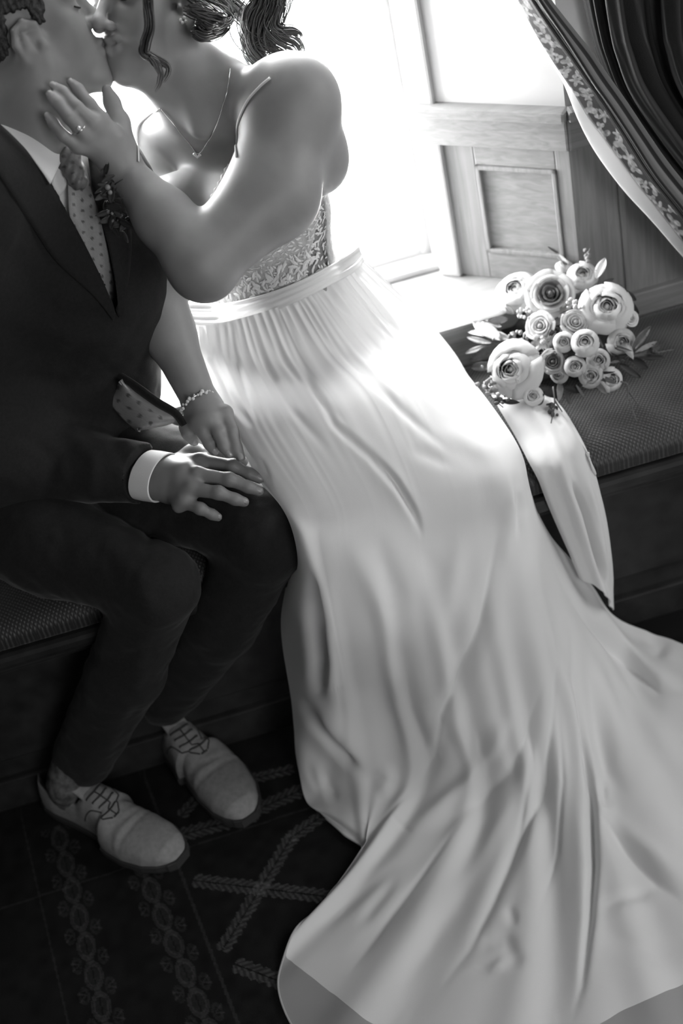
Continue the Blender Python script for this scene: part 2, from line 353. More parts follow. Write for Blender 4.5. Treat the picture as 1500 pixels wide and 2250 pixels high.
gx = np.r_[np.linspace(-2.4, -.72, 20)[:-1], np.arange(-.72, .16, .0022), np.linspace(.16, 2.4, 20)[1:]]; gy = np.r_[np.linspace(-2.6, 1.0, 20)[:-1], np.arange(1.0, 1.72, .0022), np.linspace(1.72, 2.0, 6)[1:]]
GXX, GYY = np.meshgrid(gx, gy, indexing='ij'); V = np.stack([GXX, GYY, 0*GXX], -1).reshape(-1, 3)
cpt = mk('carpet', V, gridf(len(gx), len(gy))[:, ::-1], M_carpet, fl); setcol(cpt, carpet_tone(V[:, 0], V[:, 1]))
# the window seat: panelled base, front rail, upholstered cushion
M_seatwood = mat('dark_bench_wood', .022, .45, noise=.4, nscale=25)
def weave_mat():
    m = mat('woven_upholstery', .05, .5, .45, sheen=.4); nt = m.node_tree; N, L = nt.nodes, nt.links; tc = N.new('ShaderNodeTexCoord'); b = N['Principled BSDF']
    mp = N.new('ShaderNodeMapping'); mp.inputs['Rotation'].default_value = (0, 0, math.radians(38)); L.new(tc.outputs['Object'], mp.inputs[0])
    mults = []
    for d in ('X', 'Y'):
        w = N.new('ShaderNodeTexWave'); w.bands_direction = d; w.inputs['Scale'].default_value = 62; w.inputs['Distortion'].default_value = .6; L.new(mp.outputs[0], w.inputs[0]); mults.append(w)
    ma = N.new('ShaderNodeMath'); ma.operation = 'MULTIPLY'; L.new(mults[0].outputs[1], ma.inputs[0]); L.new(mults[1].outputs[1], ma.inputs[1])
    cr = N.new('ShaderNodeValToRGB'); cr.color_ramp.elements[0].color = (.018, .018, .018, 1); cr.color_ramp.elements[1].color = (.06, .06, .06, 1); L.new(ma.outputs[0], cr.inputs[0]); L.new(cr.outputs[0], b.inputs['Base Color'])
    bp = N.new('ShaderNodeBump'); bp.inputs['Strength'].default_value = .5; bp.inputs['Distance'].default_value = .002; L.new(ma.outputs[0], bp.inputs['Height']); L.new(bp.outputs[0], b.inputs['Normal'])
    return m
bench = empty('window_seat', label='long built-in window seat with dark woven cushion under the couple', cat='bench')
def bpart(name, lo, hi, m, bev=.004): V, Fc = boxv(lo, hi, bev); return mk(name, V, Fc, m, bench, smooth=False)
bpart('base', (-1.6, 1.755, .0), (1.7, 2.01, .39), M_seatwood, 0); bpart('plinth', (-1.6, 1.742, 0), (1.7, 1.80, .07), M_seatwood)
bpart('seat_rail', (-1.6, 1.672, .375), (1.7, 1.80, .402), M_seatwood, .009); bpart('under_rail', (-1.6, 1.70, .345), (1.7, 1.80, .376), M_seatwood, .006)
for i in range(5): bpart('base_panel', (-1.52+i*.64, 1.748, .11), (-.96+i*.64, 1.77, .31), M_seatwood, .006)
# cushion with a rolled front
pr = [(2.006, .40), (2.006, .455)]+[(1.94-.0, .462)]+[(1.80, .464), (1.74, .462), (1.705, .452), (1.686, .435), (1.682, .418), (1.69, .404), (1.75, .401)]
pr = catmull(pr, 40); xs = np.linspace(-1.6, 1.7, 40); V = np.array([[x, a, b] for x in xs for a, b in pr]); mk('cushion', V, gridf(40, 40, True), weave_mat(), bench)
# ---------------------------------------------------------------- people: shared anatomy
M_skin = mat('skin', .26, .5, .45, noise=.06, nscale=30, bump=.06, bscale=900, sss=.12); M_skin_g = mat('skin_tanned', .205, .5, .45, noise=.06, nscale=30, bump=.06, bscale=900, sss=.1)
M_nail = mat('nail_varnish', .34, .15, .6); M_dark = mat('dark_brow', .03, .6); M_lip = mat('lip', .15, .35, .5)
def frame(fc, uc):
    f = fc[0]*PX+fc[1]*PY+fc[2]*FWD; u = uc[0]*PX+uc[1]*PY+uc[2]*FWD; f = unit(f); u = unit(u-f*(u @ f)); return f, np.cross(u, f), u
class Head:
    def __init__(s, anchor_px, Y, local, fc, uc, sc):
        s.f, s.l, s.u = frame(fc, uc); s.s = sc; s.O = AY(*anchor_px, Y)-s.p0(*local)
    def p0(s, x, y, z): return s.s*(x*s.f+y*s.l+z*s.u)
    def p(s, x, y, z): return s.O+s.p0(x, y, z)
    def R(s): return np.stack([s.f, s.l, s.u], 1)
    def loc(s, X): return ((X-s.O) @ s.R())/s.s
def add_head(S, h, fem, ears=(1, -1), ek=1.0, eo=(0, 0, 0)):
    R = h.R(); q = h.s
    E = lambda c, r, k=.012, sub=False, R2=None: S.ell(h.p(*c), np.array(r)*q, k*q, R if R2 is None else R2, sub)
    C = lambda a, b, ra, rb, k=.01, sub=False: S.cap(h.p(*a), h.p(*b), ra*q, rb*q, k*q, sub)
    E((-.012, 0, .052), (.094, .074, .084), .02); E((-.04, 0, .03), (.068, .070, .07), .02); E((.034, 0, -.005), (.056, .060, .075), .03)
    w = .046 if fem else .052
    for s in (1, -1):
        C((.004, s*w, -.050), (.058, s*.024, -.096 if not fem else -.092), .019, .018, .03)
        E((.054, s*.040, -.012), (.022, .022, .026), .025); E((.044, s*.034, -.05), (.028, .020, .034), .03)
        C((.0, s*.055, -.03), (.004, s*w, -.05), .02, .02, .02)
    if fem: E((.074, 0, -.096), (.015, .017, .016), .022)
    else: E((.076, 0, -.1), (.018, .024, .019), .022)
    E((.072, 0, -.062), (.024, .030, .034), .02)
    C((.080, -.034, .034), (.080, .034, .034), .013, .013, .02); E((.062, 0, .065), (.03, .05, .04), .03)
    for s in (1, -1):
        E((.096, s*.033, .014), (.014, .019, .013), .012, True); E((.070, s*.033, .014), (.0155, .0155, .0135), .005)
        C((.082, s*.020, .0135), (.0855, s*.034, .009), .0022, .0024, .002); C((.0855, s*.034, .009), (.079, s*.047, .013), .0024, .0018, .002)   # lash line of the closed lid
        C((.087, s*.014, .031), (.088, s*.034, .037), .0045, .005, .008); C((.088, s*.034, .037), (.072, s*.052, .031), .005, .003, .008)
    n = 1.0 if fem else 1.15
    nx, nz = (0, -.011) if fem else (-.010, 0)
    C((.088, 0, .026), (.112+nx, 0, -.006+nz), .0075, .009, .012); E((.114+nx, 0, -.013+nz), (.0125*n, .0115*n, .0105), .009)
    for s in (1, -1):
        E((.103+nx*.7, s*.0125*n, -.018+nz), (.0115, .0075, .0082), .006); E((.108+nx, s*.0065, -.0262+nz), (.0042, .0034, .004), .003, True)
    for s in (1, -1):   # lips
        C((.0985, s*.001, -.047), (.094, s*.012, -.0475), .0052, .0046, .006); C((.094, s*.012, -.0475), (.084, s*.0245, -.055), .0046, .002, .006)
        C((.0965, s*.001, -.063), (.092, s*.012, -.0615), .0068, .0056, .006); C((.092, s*.012, -.0615), (.084, s*.0245, -.056), .0056, .002, .006)
        C((.105, 0, -.0552), (.096, s*.012, -.0548), .0012, .0012, .003, True); C((.096, s*.012, -.0548), (.085, s*.025, -.0565), .0012, .001, .003, True)
    E((.098, 0, -.0365+nz*.3), (.004, .0035, .006), .006, True)
    ep = lambda x, y, z: h.p(-.006+(x+.006)*ek+eo[0], (y if ek == 1 else math.copysign(.070+(abs(y)-.070)*ek, y)), .003+(z-.003)*ek+eo[2])
    for s in ears:
        y = lambda v: s*v
        S.chain([ep(.014, y(.069), .006), ep(.009, y(.075), .026), ep(-.006, y(.082), .034), ep(-.021, y(.087), .026), ep(-.027, y(.088), .008), ep(-.022, y(.084), -.012), ep(-.010, y(.078), -.025), ep(.002, y(.073), -.03), ep(.008, y(.070), -.024)],
                np.array([.003, .0042, .0045, .0045, .0042, .004, .0048, .0068, .005])*q*ek, .004*q)
        S.ell(ep(*(-.006, y(.075), .003)), np.array((.016, .0055, .027))*q*ek, .008*q, R); S.ell(ep(*(.0005, y(.083), -.004)), np.array((.009, .0075, .012))*q*ek, .004*q, R, True)
        S.chain([ep(-.006, y(.083), .024), ep(-.013, y(.083), .012), ep(-.015, y(.082), -.004), ep(-.008, y(.079), -.016)], np.array([.0035, .004, .004, .003])*q*ek, .005*q)
        S.ell(ep(*(-.004, y(.084), .018)), np.array((.007, .005, .004))*q*ek, .004*q, R, True)
        S.ell(ep(*(.0095, y(.0765), -.005)), np.array((.0045, .004, .0055))*q*ek, .004*q, R)
def nail(name, pt, d, n, w, l, m, parent):
    """a nail plate: pt on the fingertip's back, d along the finger, n outward"""
    d = unit(d); n = unit(n-d*(n @ d)); s_ = np.cross(d, n); V = []
    for i in np.linspace(-1, 1, 7):
        for j in np.linspace(-1, 1, 7):
            x = l*i*.5; y = w*j*.5*(1-.18*max(i, 0)**2*0-.25*abs(i)**4); V.append(pt+d*x+s_*y+n*(.0006-.30*w*(j*j)*.9-.0012*max(0, i)**2))
    V, Fc = thick(np.array(V), 7, 7, .0006); return mk(name, V, Fc, m, parent)
# ---------------------------------------------------------------- the groom
groom = empty('person', label='man in a dark suit and light spotted tie kissing the bride', cat='person')
gh = Head((229, 99), 1.975, (.1, 0, -.055), (.925, -.375, .03), (-.345, -.87, -.34), .875)
G = SDF(); add_head(G, gh, False, ek=1.06, eo=(.004, 0, -.018))
gneck = [gh.p(-.022, 0, -.035), AD(72, 215, DEP(gh.O)+.01), AD(48, 320, DEP(gh.O)+.05)]
G.cap(gneck[0], gneck[1], .060, .056, .03); G.cap(gneck[1], gneck[2], .056, .066, .03)
G.cap(gh.p(-.01, -.05, -.03), AD(110, 330, DEP(gh.O)+.0), .017, .014, .025)
# right arm (inside the sleeve) and the right hand lying on his thigh
gw = AZ(352, 1052, .600); ge = AZ(-30, 1010, .63); gs = AY(-70, 430, 1.82)
gchest = AY(60, 560, 1.95); gbelly = AY(40, 800, 1.97)
G.chain([gneck[2], gchest, gbelly, AY(-10, 980, 1.93)], [.075, .11, .115, .12], .04); G.chain([gneck[2], gs, ge, gw], [.05, .05, .038, .026], .02)
def zc(l): return [AZ(x, y, z) for x, y, z in l]
hw = zc([(352, 1052, .600), (400, 1045, .612)])
fing = dict(index=zc([(380, 1028, .605), (440, 1014, .611), (512, 1024, .606), (548, 1041, .594), (570, 1052, .584)]),
            middle=zc([(380, 1043, .606), (434, 1044, .616), (504, 1054, .609), (545, 1070, .595), (568, 1079, .586)]),
            ring=zc([(378, 1062, .602), (422, 1074, .611), (480, 1083, .606), (516, 1097, .592), (536, 1103, .584)]),
            little=zc([(376, 1080, .594), (404, 1103, .598), (440, 1118, .592), (465, 1130, .580), (478, 1136, .573)]))
gr = dict(index=[.014, .0118, .0094, .0087, .0076], middle=[.014, .0120, .0097, .0090, .0078], ring=[.014, .0114, .0094, .0087, .0076], little=[.012, .0096, .0082, .0077, .0068])
G.cap(hw[0], hw[1], .024, .022, .02)
for k in fing: G.cap(hw[0], fing[k][0], .019, .017, .02); G.chain(fing[k], gr[k], .005)
for a, b in (('index', 'middle'), ('middle', 'ring'), ('ring', 'little')): G.cap((fing[a][0]+fing[b][0])/2, (fing[a][1]+fing[b][1])/2-np.array([0, 0, .004]), .013, .0095, .008)
th = zc([(385, 1022, .597), (426, 996, .601), (470, 1001, .602), (512, 1008, .597), (532, 1014, .592)]); G.chain(th, [.017, .0135, .0115, .0105, .009], .012)
for a, b in (('index', 'middle'), ('middle', 'ring'), ('ring', 'little')):
    G.cap(fing[a][1]-np.array([.010, 0, .006]), fing[b][1]-np.array([.010, 0, .006]), .0105, .0092 if b == 'little' else .0105, .010); G.cap(fing[a][0]*.45+fing[a][1]*.55, fing[b][0]*.45+fing[b][1]*.55, .0120, .0105 if b == 'little' else .012, .014)
for k in ('index', 'middle', 'ring', 'little'):   # knuckles
    G.ell(fing[k][1]+np.array([0, 0, .003]), (.0085, .0085, .0085), .008); G.ell(fing[k][2]+np.array([0, 0, .001]), (.0093, .0093, .0092) if k != 'little' else (.0083, .0083, .0080), .006)
V, Fc = G.mesh(.0024); V = smoothv(V, Fc, 1, .4)
gbody = mk('skin', V, Fc, M_skin_g, groom, label='bare skin of head, neck and hand')
M_nail_g = mat('bare_nail', .27, .3, .5)
for k in ('index', 'middle', 'ring', 'little'):
    a, b = fing[k][3], fing[k][4]; d = unit(b-a); n = unit(CAM-b); n = unit(n*.6+np.array([0, 0, .8])); r = gr[k][4]
    nail('fingernail', b-d*.001+unit(n-d*(n @ d))*(r*.97), d, n, r*1.45, r*1.5, M_nail_g, gbody)
# ---- hair: short, dark, tapering to the nape
M_hair_g = mat('short_dark_hair', .018, .55, .5, noise=.5, nscale=150, bump=.8, bscale=260)
def ghair_clip(X):
    L = gh.loc(X); x, y, z = L[..., 0], np.abs(L[..., 1]), L[..., 2]
    zb = np.interp(x, [-.2, -.085, -.06, -.04, -.03, -.022, .012, .018, .030, .036, .044, .06, .075, .1], [-.055, -.05, -.038, -.022, .0, .036, .034, .006, .004, .022, .045, .066, .088, .12])
    return (zb-z)*gh.s
Hs = SDF(); R_ = gh.R(); q = gh.s
Hs.ell(gh.p(-.014, 0, .056), np.array((.103, .081, .094))*q, .02, R_); Hs.ell(gh.p(-.044, 0, .03), np.array((.074, .0765, .077))*q, .02, R_); Hs.ell(gh.p(-.05, 0, -.015), np.array((.052, .062, .05))*q, .03, R_)
Hs.ell(gh.p(.022, 0, .02), np.array((.045, .0725, .06))*q, .02, R_)
V, Fc = Hs.mesh(.0028, ghair_clip); L = gh.loc(V); N = vnormals(V, Fc)
V = V+N*(.0016*np.sin(L[:, 0]*700+hashnoise(V, 60)*5)*np.clip((L[:, 2]+.05)*20, .2, 1)+.0015*hashnoise(V, 300))[:, None]
mk('hair', V, Fc, M_hair_g, groom)
# lashes and brow of the eye that shows
pts = [gh.p(.083, -.020, .013), gh.p(.0875, -.034, .008), gh.p(.080, -.048, .012)]; V, Fc = tubev(catmull(pts, 10), .0013, 6); mk('eyelashes', V, Fc, M_dark, groom)
# ---- trousers
M_suit = mat('suit_wool', .017, .85, .2, noise=.15, nscale=220, bump=.25, bscale=900, sheen=.12); M_trous = mat('trouser_wool', .016, .85, .2, noise=.15, nscale=220, bump=.25, bscale=900, sheen=.1)
hipR, hipL = AZ(-150, 1090, .545), AZ(120, 935, .57)
kneeR, kneeL = AZ(346, 1283, .497), AZ(588, 1178, .508)
ankR, ankL = AZ(200, 1685, .085), AZ(372, 1555, .085)
Tq = SDF(); Tq.chain([hipR, (hipR*.45+kneeR*.55), kneeR], [.092, .078, .060], .03); Tq.chain([hipL, (hipL*.45+kneeL*.55), kneeL], [.098, .082, .060], .03)
for k_, a_ in ((kneeR, ankR), (kneeL, ankL)):
    mid = k_*.55+a_*.45; d = unit(a_-k_); Tq.chain([k_+d*.01, mid, a_+np.array([0, 0, .035])], [.060, .060, .054], .02)
Tq.chain([(hipR+hipL)/2, hipR], [.10, .10], .04); Tq.cap(hipL, hipR, .1, .1, .03)
def trclip(X):   # open hems just above the shoes
    return np.maximum.reduce([.0*X[..., 0]-1, .085-X[..., 2]])
V, Fc = Tq.mesh(.0045, trclip); N = vnormals(V, Fc); Q = proj(V)
fold = .0022*hashnoise(V, 28, 2)+.0012*hashnoise(V, 70, 4)
for L_, a, w in (([(320, 1200), (350, 1140), (470, 1130)], -.004, 14), ([(240, 1180), (330, 1330), (300, 1500)], .003, 24), ([(150, 1420), (260, 1460), (370, 1400)], -.003, 18), ([(600, 1330), (520, 1420), (420, 1540)], .003, 22), ([(300, 1560), (260, 1640), (250, 1700)], -.003, 14), ([(610, 1120), (560, 1160), (500, 1170)], .002, 14)):
    d_, t_, s_ = pdist(Q, L_); fold = fold+a*np.exp(-(d_/w)**2)
mk('trousers', V+N*fold[:, None], Fc, M_trous, groom)
# ---- shirt and jacket
M_shirt = mat('white_shirt_cotton', .72, .75, .3, bump=.15, bscale=700)
neckb = AD(42, 330, DEP(gh.O)+.06)
shR, shL = AY(-85, 425, 1.84), AY(215, 400, 2.02)
Tor = SDF(); Tor.chain([neckb, gchest, gbelly, AY(-5, 985, 1.94)], [.078, .118, .118, .125], .05)
Tor.ell(AY(95, 520, 1.93), (.115, .085, .13), .05); Tor.cap(shR, shL, .062, .058, .05)
V, Fc = Tor.mesh(.005, inflate=-.004); shirt_bvh = caster(V, Fc); mk('shirt', V, Fc, M_shirt, groom)
J = SDF(); J.ops = list(Tor.ops)
J.cap(AY(60, 560, 1.95), AY(215, 640, 1.93), .11, .085, .05); J.cap(AY(215, 640, 1.93), AY(225, 850, 1.93), .085, .07, .05); J.cap(AY(225, 850, 1.93), AY(150, 960, 1.92), .07, .07, .05)
J.cap(shL, AY(268, 500, 1.99), .058, .06, .05); J.cap(AY(150, 450, 1.96), AY(235, 560, 1.95), .07, .07, .04)
J.chain([shR, ge, AZ(90, 1015, .625), AZ(318, 1042, .604)], [.072, .060, .052, .038], .03)
J.chain([AY(-40, 950, 1.86), AZ(20, 1000, .60), AZ(180, 1010, .575)], [.10, .09, .06], .04)
cz0, cz1 = AZ(312, 1042, .606), AZ(362, 1050, .606); cax = unit(cz1-cz0)
V, Fc = J.mesh(.004, lambda X: np.where(np.linalg.norm(X-cz0, axis=-1) < .085, (X-cz0) @ cax, -1), inflate=.008); N = vnormals(V, Fc); Q = proj(V)
# the V of the open front: faces towards the camera inside this outline are cut away
def inpoly(Q, P):
    P = np.asarray(P, float); x, y = Q[:, 0], Q[:, 1]; c = np.zeros(len(Q), bool); n = len(P)
    for i in range(n):
        (x0, y0), (x1, y1) = P[i], P[(i+1) % n]; m = (y0 > y) != (y1 > y); c ^= m & (x < (x1-x0)*(y-y0)/(y1-y0+1e-9)+x0)
    return c
fold = .0022*hashnoise(V, 22, 5)+.0012*hashnoise(V, 60, 6)
for L_, a, w in (([(40, 700), (180, 760), (260, 740)], .004, 22), ([(20, 820), (150, 850), (240, 820)], -.004, 20), ([(20, 560), (120, 690), (240, 700)], -.003, 26), ([(60, 960), (120, 1010), (100, 1080)], -.004, 16), ([(160, 960), (210, 1010), (200, 1090)], .004, 18), ([(250, 975), (280, 1030), (270, 1090)], -.003, 16)):
    d_, t_, s_ = pdist(Q, L_); fold = fold+a*np.exp(-(d_/w)**2)
V = V+N*fold[:, None]
vee = [(-60, 190), (0, 272), (69, 341), (112, 405), (176, 517), (229, 624), (256, 690), (262, 660), (240, 545), (207, 412), (195, 330), (190, 240), (60, 150)]
fcn = V[Fc].mean(1); fN = N[Fc].mean(1); cut = inpoly(proj(fcn), vee) & (((CAM-fcn)*fN).sum(1) > 0)
jk_all = caster(V, Fc); jacket = mk('jacket', V, Fc[~cut], M_suit, groom)
def drape(name, bvh, rows, nu, nv, off, t, m, parent, jitter=0.0, extra=None, label=None):
    """a strip of cloth laid on a body: rows = list of pixel polylines across it; each point is dropped on the surface below"""
    R_ = np.array([catmull(r, nv) for r in rows]); Gp = np.stack([catmull(R_[:, j], nu) for j in range(nv)], 1)
    P = np.full((nu, nv, 3), np.nan); D = np.full((nu, nv), np.nan)
    for i in range(nu):
        for j in range(nv):
            p, n = hit(bvh, *Gp[i, j])
            if p is not None: D[i, j] = DEP(p)
    med = np.nanmedian(D)
    for ax in (1, 0):          # past the outline the strip goes on round the back
        for _ in range(max(nu, nv)):
            for sh in (1, -1):
                E_ = np.roll(D, sh, ax); 
                if ax: E_[:, 0 if sh == 1 else -1] = np.nan
                else: E_[0 if sh == 1 else -1] = np.nan
                D = np.where(np.isnan(D), E_+.003, D)
            if not np.isnan(D).any(): break
    D = np.where(np.isnan(D), med, D)
    for _ in range(2):
        Dp = np.pad(D, 1, mode='edge'); D = (Dp[:-2, 1:-1]+Dp[2:, 1:-1]+Dp[1:-1, :-2]+Dp[1:-1, 2:]+2*D)/6
    o = off if not callable(off) else off(np.linspace(0, 1, nu)[:, None], np.linspace(0, 1, nv)[None, :])
    D = D-o
    for i in range(nu):
        for j in range(nv): P[i, j] = AD(*Gp[i, j], D[i, j])
    if extra is not None: P = extra(P)
    V, Fc = thick(P.reshape(-1, 3), nu, nv, t); return mk(name, V, Fc, m, parent, label=label), P
drape('lapel', jk_all, [[(-20, 262), (-40, 330)], [(0, 272), (-10, 370)], [(69, 341), (30, 430)], [(112, 405), (62, 480)], [(176, 517), (120, 570)], [(229, 624), (205, 650)], [(254, 690), (250, 706)]], 40, 8, .006, .004, M_suit, jacket)
drape('lapel', jk_all, [[(196, 330), (214, 322)], [(205, 412), (262, 420)], [(222, 475), (288, 500)], [(240, 545), (286, 590)], [(252, 610), (276, 650)], [(260, 680), (263, 700)]], 34, 8, .006, .004, M_suit, jacket)
# collar leaf, tie with knot and spots, tie tip lying on the lap, pocket square, cuff
drape('collar', caster(*Tor.mesh(.005)), [[(-30, 205), (-40, 262)], [(0, 248), (0, 274)], [(45, 286), (52, 322)], [(95, 306), (90, 372)], [(150, 322), (111, 404)]], 30, 10, lambda u, v: .017+.005*v*u, .003, M_shirt, groom, label='white shirt collar')
drape('collar', caster(*Tor.mesh(.005)), [[(140, 330), (112, 400)], [(160, 330), (132, 430)], [(172, 345), (150, 400)]], 12, 8, .006, .002, M_shirt, groom)
M_tie = mat('spotted_silk_tie', .2, .4, .5, attr='tone', bump=.2, bscale=800)
tie_o, TP = drape('tie', caster(*Tor.mesh(.005)), [[(140, 366), (190, 366)], [(148, 400), (200, 412)], [(152, 470), (218, 470)], [(168, 520), (232, 530)], [(196, 590), (246, 600)], [(232, 650), (258, 664)], [(256, 696), (262, 700)]], 130, 40, lambda u, v: .012+.007*np.sin(np.pi*v), .004, M_tie, groom, label='pale tie scattered with small dots')
def spots(o, V, sc, base, dot):
    Q = proj(V); a = .5; q = np.stack([Q[:, 0]*math.cos(a)-Q[:, 1]*math.sin(a), Q[:, 0]*math.sin(a)+Q[:, 1]*math.cos(a)], -1)/sc
    r = np.floor(q[:, 1]); q[:, 0] += .5*(r % 2); d = np.hypot(q[:, 0] % 1-.5, q[:, 1] % 1-.5); setcol(o, np.where(d < .17, dot, base*(1+.1*hashnoise(V, 500))))
tv = np.array([v.co[:] for v in tie_o.data.vertices]); spots(tie_o, tv, 21, .28, .08)
kn = SDF(); k0, k1 = AD(152, 352, DEP(TP[6, 20])-.006), AD(172, 398, DEP(TP[18, 20])-.010)
kn.cap(k0, k1, .018, .0125, .01); V, Fc = kn.mesh(.003); V = V+vnormals(V, Fc)*(.001*np.sin(proj(V)[:, 0]*.35+proj(V)[:, 1]*.12))[:, None]
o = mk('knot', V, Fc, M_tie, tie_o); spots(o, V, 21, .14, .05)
rows = [[(262, 836), (266, 836)], [(252, 862), (312, 862)], [(242, 886), (370, 900)], [(268, 920), (380, 929)], [(300, 948), (306, 947)]]
R_ = np.array([catmull(r, 30) for r in rows]); Gp = np.stack([catmull(R_[:, j], 40) for j in range(30)], 1)
P = np.array([[AZ(*Gp[i, j], .665+.055*(1-i/39)+.012*math.sin(j/29*math.pi)-.016*i/39) for j in range(30)] for i in range(40)])
V, Fc = thick(P.reshape(-1, 3), 40, 30, .004); o = mk('tie_end', V, Fc, M_tie, tie_o); spots(o, V, 26, .30, .10)
# folded front edge of the jacket beside the tie end
P = catmull([AZ(258, 826, .72), AZ(300, 852, .715), AZ(345, 884, .70), AZ(385, 908, .683), AZ(404, 934, .665)], 30); V, Fc = tubev(P, np.linspace(.012, .008, 30), 10, flat=.5); mk('jacket_front_edge', V, Fc, M_suit, jacket)
M_cuff = M_shirt
c0, c1 = AZ(318, 1043, .606), AZ(362, 1050, .606); ax = unit(c1-c0); V, Fc = [], []
ring = []
for t, r in ((0, .040), (.012, .0405), (.033, .0400), (.0335, .0400), (.0342, .0396), (.0345, .0391), (.0345, .0380), (.0342, .0374), (.0, .037)):
    ring.append((c0+ax*t, r))
u_ = unit(np.cross(ax, [0, 0, 1.])); w_ = np.cross(u_, ax); V = []
ang = np.linspace(0, 2*np.pi, 40, endpoint=False)
for c, r in ring: V.append(c+r*(np.cos(ang)[:, None]*u_*1.12+np.sin(ang)[:, None]*w_*.80))
mk('shirt_cuff', np.concatenate(V), gridf(9, 40, True), M_cuff, groom, label='white shirt cuff at his wrist')
# ---------------------------------------------------------------- the bride
bride = empty('person', label='woman in a pale sleeveless wedding gown sitting on the window seat', cat='person')
bh = Head((236, 99), 1.965, (.1, 0, -.056), (-.60, .20, -.775), (-.08, -.97, -.2), .875)
B = SDF(); add_head(B, bh, True)
Lsh, Rsh, elb, wri = AY(640, 228, 1.87), AY(338, 300, 2.13), AY(442, 578, 1.735), AY(272, 375, 1.865)
nk0 = bh.p(-.03, 0, -.05); nk1 = AD(452, 215, DEP(Lsh)+.10)
B.cap(nk0, nk1, .052, .056, .03)
B.cap(bh.p(-.005, .055, -.05), AD(440, 280, DEP(nk1)-.05), .016, .012, .03)
chest = AY(556, 440, 2.02); waist = AY(600, 630, 2.0); up = unit(chest-waist); rt = unit(Lsh-Rsh); rt = unit(rt-up*(rt @ up)); fw = np.cross(rt, up); fw = fw if fw[1] < 0 else -fw
BR = np.stack([rt, fw, up], 1)
B.ell(AY(480, 290, 2.05), (.13, .07, .075), .04, BR); B.ell(chest, (.136, .088, .135), .05, BR); B.ell(waist, (.128, .085, .085), .05, BR);
B.cap(nk1, Lsh, .045, .05, .05); B.cap(nk1, Rsh, .04, .042, .05)
B.ell(AY(395, 470, 1.965), (.062, .055, .062), .03); B.ell(AY(535, 480, 1.93), (.064, .058, .064), .03)
B.ell(Lsh, (.060, .058, .062), .03); B.ell(Rsh, (.05, .05, .052), .03)
B.cap(bh.p(.045, 0, -.086), AD(400, 192, DEP(bh.O)+.03), .020, .042, .03)
# left arm: shoulder, elbow, hand on his jaw
umid = AY(598, 425, 1.80)
B.chain([Lsh, umid, elb], [.060, .0605, .046], .03); B.ell(AY(700, 342, 1.90), (.042, .052, .052), .06)
B.ell(AY(455, 605, 1.735), (.036, .034, .034), .02)
fm = AY(360, 478, 1.795); B.chain([elb, fm, wri], [.044, .0385, .0255], .02)
hand = dict(index=[(252, 300), (222, 262), (196, 228), (171, 196), (159, 184)], middle=[(240, 308), (203, 270), (168, 236), (137, 203), (121, 191)],
            ring=[(228, 320), (186, 296), (152, 258), (126, 226), (113, 211)], little=[(218, 334), (170, 322), (138, 298), (117, 270), (108, 258)])
hY = dict(index=[1.862, 1.858, 1.868, 1.885, 1.892], middle=[1.858, 1.848, 1.850, 1.868, 1.876], ring=[1.855, 1.843, 1.840, 1.853, 1.861], little=[1.853, 1.841, 1.836, 1.845, 1.852])
hr = dict(index=[.012, .0105, .0086, .0078, .0067], middle=[.012, .0108, .0088, .008, .0068], ring=[.012, .0104, .0084, .0077, .0066], little=[.0115, .0094, .0075, .0068, .0060])
bfin = {k: [AY(*p, y) for p, y in zip(hand[k], hY[k])] for k in hand}
for k in hand: B.cap(wri, bfin[k][0], .0175, .014, .018); B.chain(bfin[k], hr[k], .005)
for a, b in (('index', 'middle'), ('middle', 'ring'), ('ring', 'little')): B.cap((bfin[a][0]+bfin[b][0])/2, (bfin[a][1]+bfin[b][1])/2, .012, .0075, .008)
B.chain([AY(276, 330, 1.872), AY(262, 268, 1.892), AY(246, 226, 1.91), AY(235, 198, 1.918)], [.017, .0125, .0098, .0078], .012)
# right arm, hanging behind, hand on his
rel, rwr = AY(346, 610, 1.93), AZ(440, 884, .672)
B.chain([Rsh, AY(322, 460, 2.0), rel], [.045, .042, .038], .02); B.chain([rel, AY(372, 735, 1.885), rwr], [.039, .037, .0265], .02)
rh = dict(little=zc([(428, 905, .670), (412, 938, .655), (414, 953, .650), (424, 967, .636)]), ring=zc([(440, 905, .672), (436, 928, .665), (447, 950, .655), (460, 974, .640), (470, 990, .628)]),
          middle=zc([(452, 902, .674), (464, 917, .670), (481, 950, .656), (492, 980, .638), (503, 996, .628)]), index=zc([(468, 896, .672), (493, 908, .667), (510, 948, .651), (519, 985, .632), (528, 1004, .622)]))
rr = dict(little=[.013, .0108, .0098, .0084], ring=[.013, .0112, .0098, .0092, .0078], middle=[.013, .0114, .0098, .0092, .0079], index=[.013, .0112, .0095, .0088, .0074])
for k in rh: B.cap(rwr, rh[k][0], .018, .014, .015); B.chain(rh[k], rr[k], .0045)
for a, b in (('index', 'middle'), ('middle', 'ring'), ('ring', 'little')): B.cap((rh[a][0]+rh[b][0])/2, (rh[a][1]+rh[b][1])/2-np.array([0, 0, .003]), .012, .008, .007)
B.cap(rh['little'][1], rh['ring'][1], .0108, .0112, .008); B.cap(rh['ring'][1], rh['middle'][1], .0112, .0114, .008); B.cap(rh['middle'][1], rh['index'][1], .0114, .0112, .008); B.cap(rwr, (rh['middle'][1]+rh['ring'][1])/2, .022, .017, .012)
B.chain(zc([(470, 892, .660), (505, 920, .645), (530, 960, .625)]), [.014, .0105, .008], .01)
V, Fc = B.mesh(.0022); V = smoothv(V, Fc, 1, .4)
bbody = mk('skin', V, Fc, M_skin, bride, label='bare skin of face, shoulders and arms'); body_bvh = caster(V, Fc)
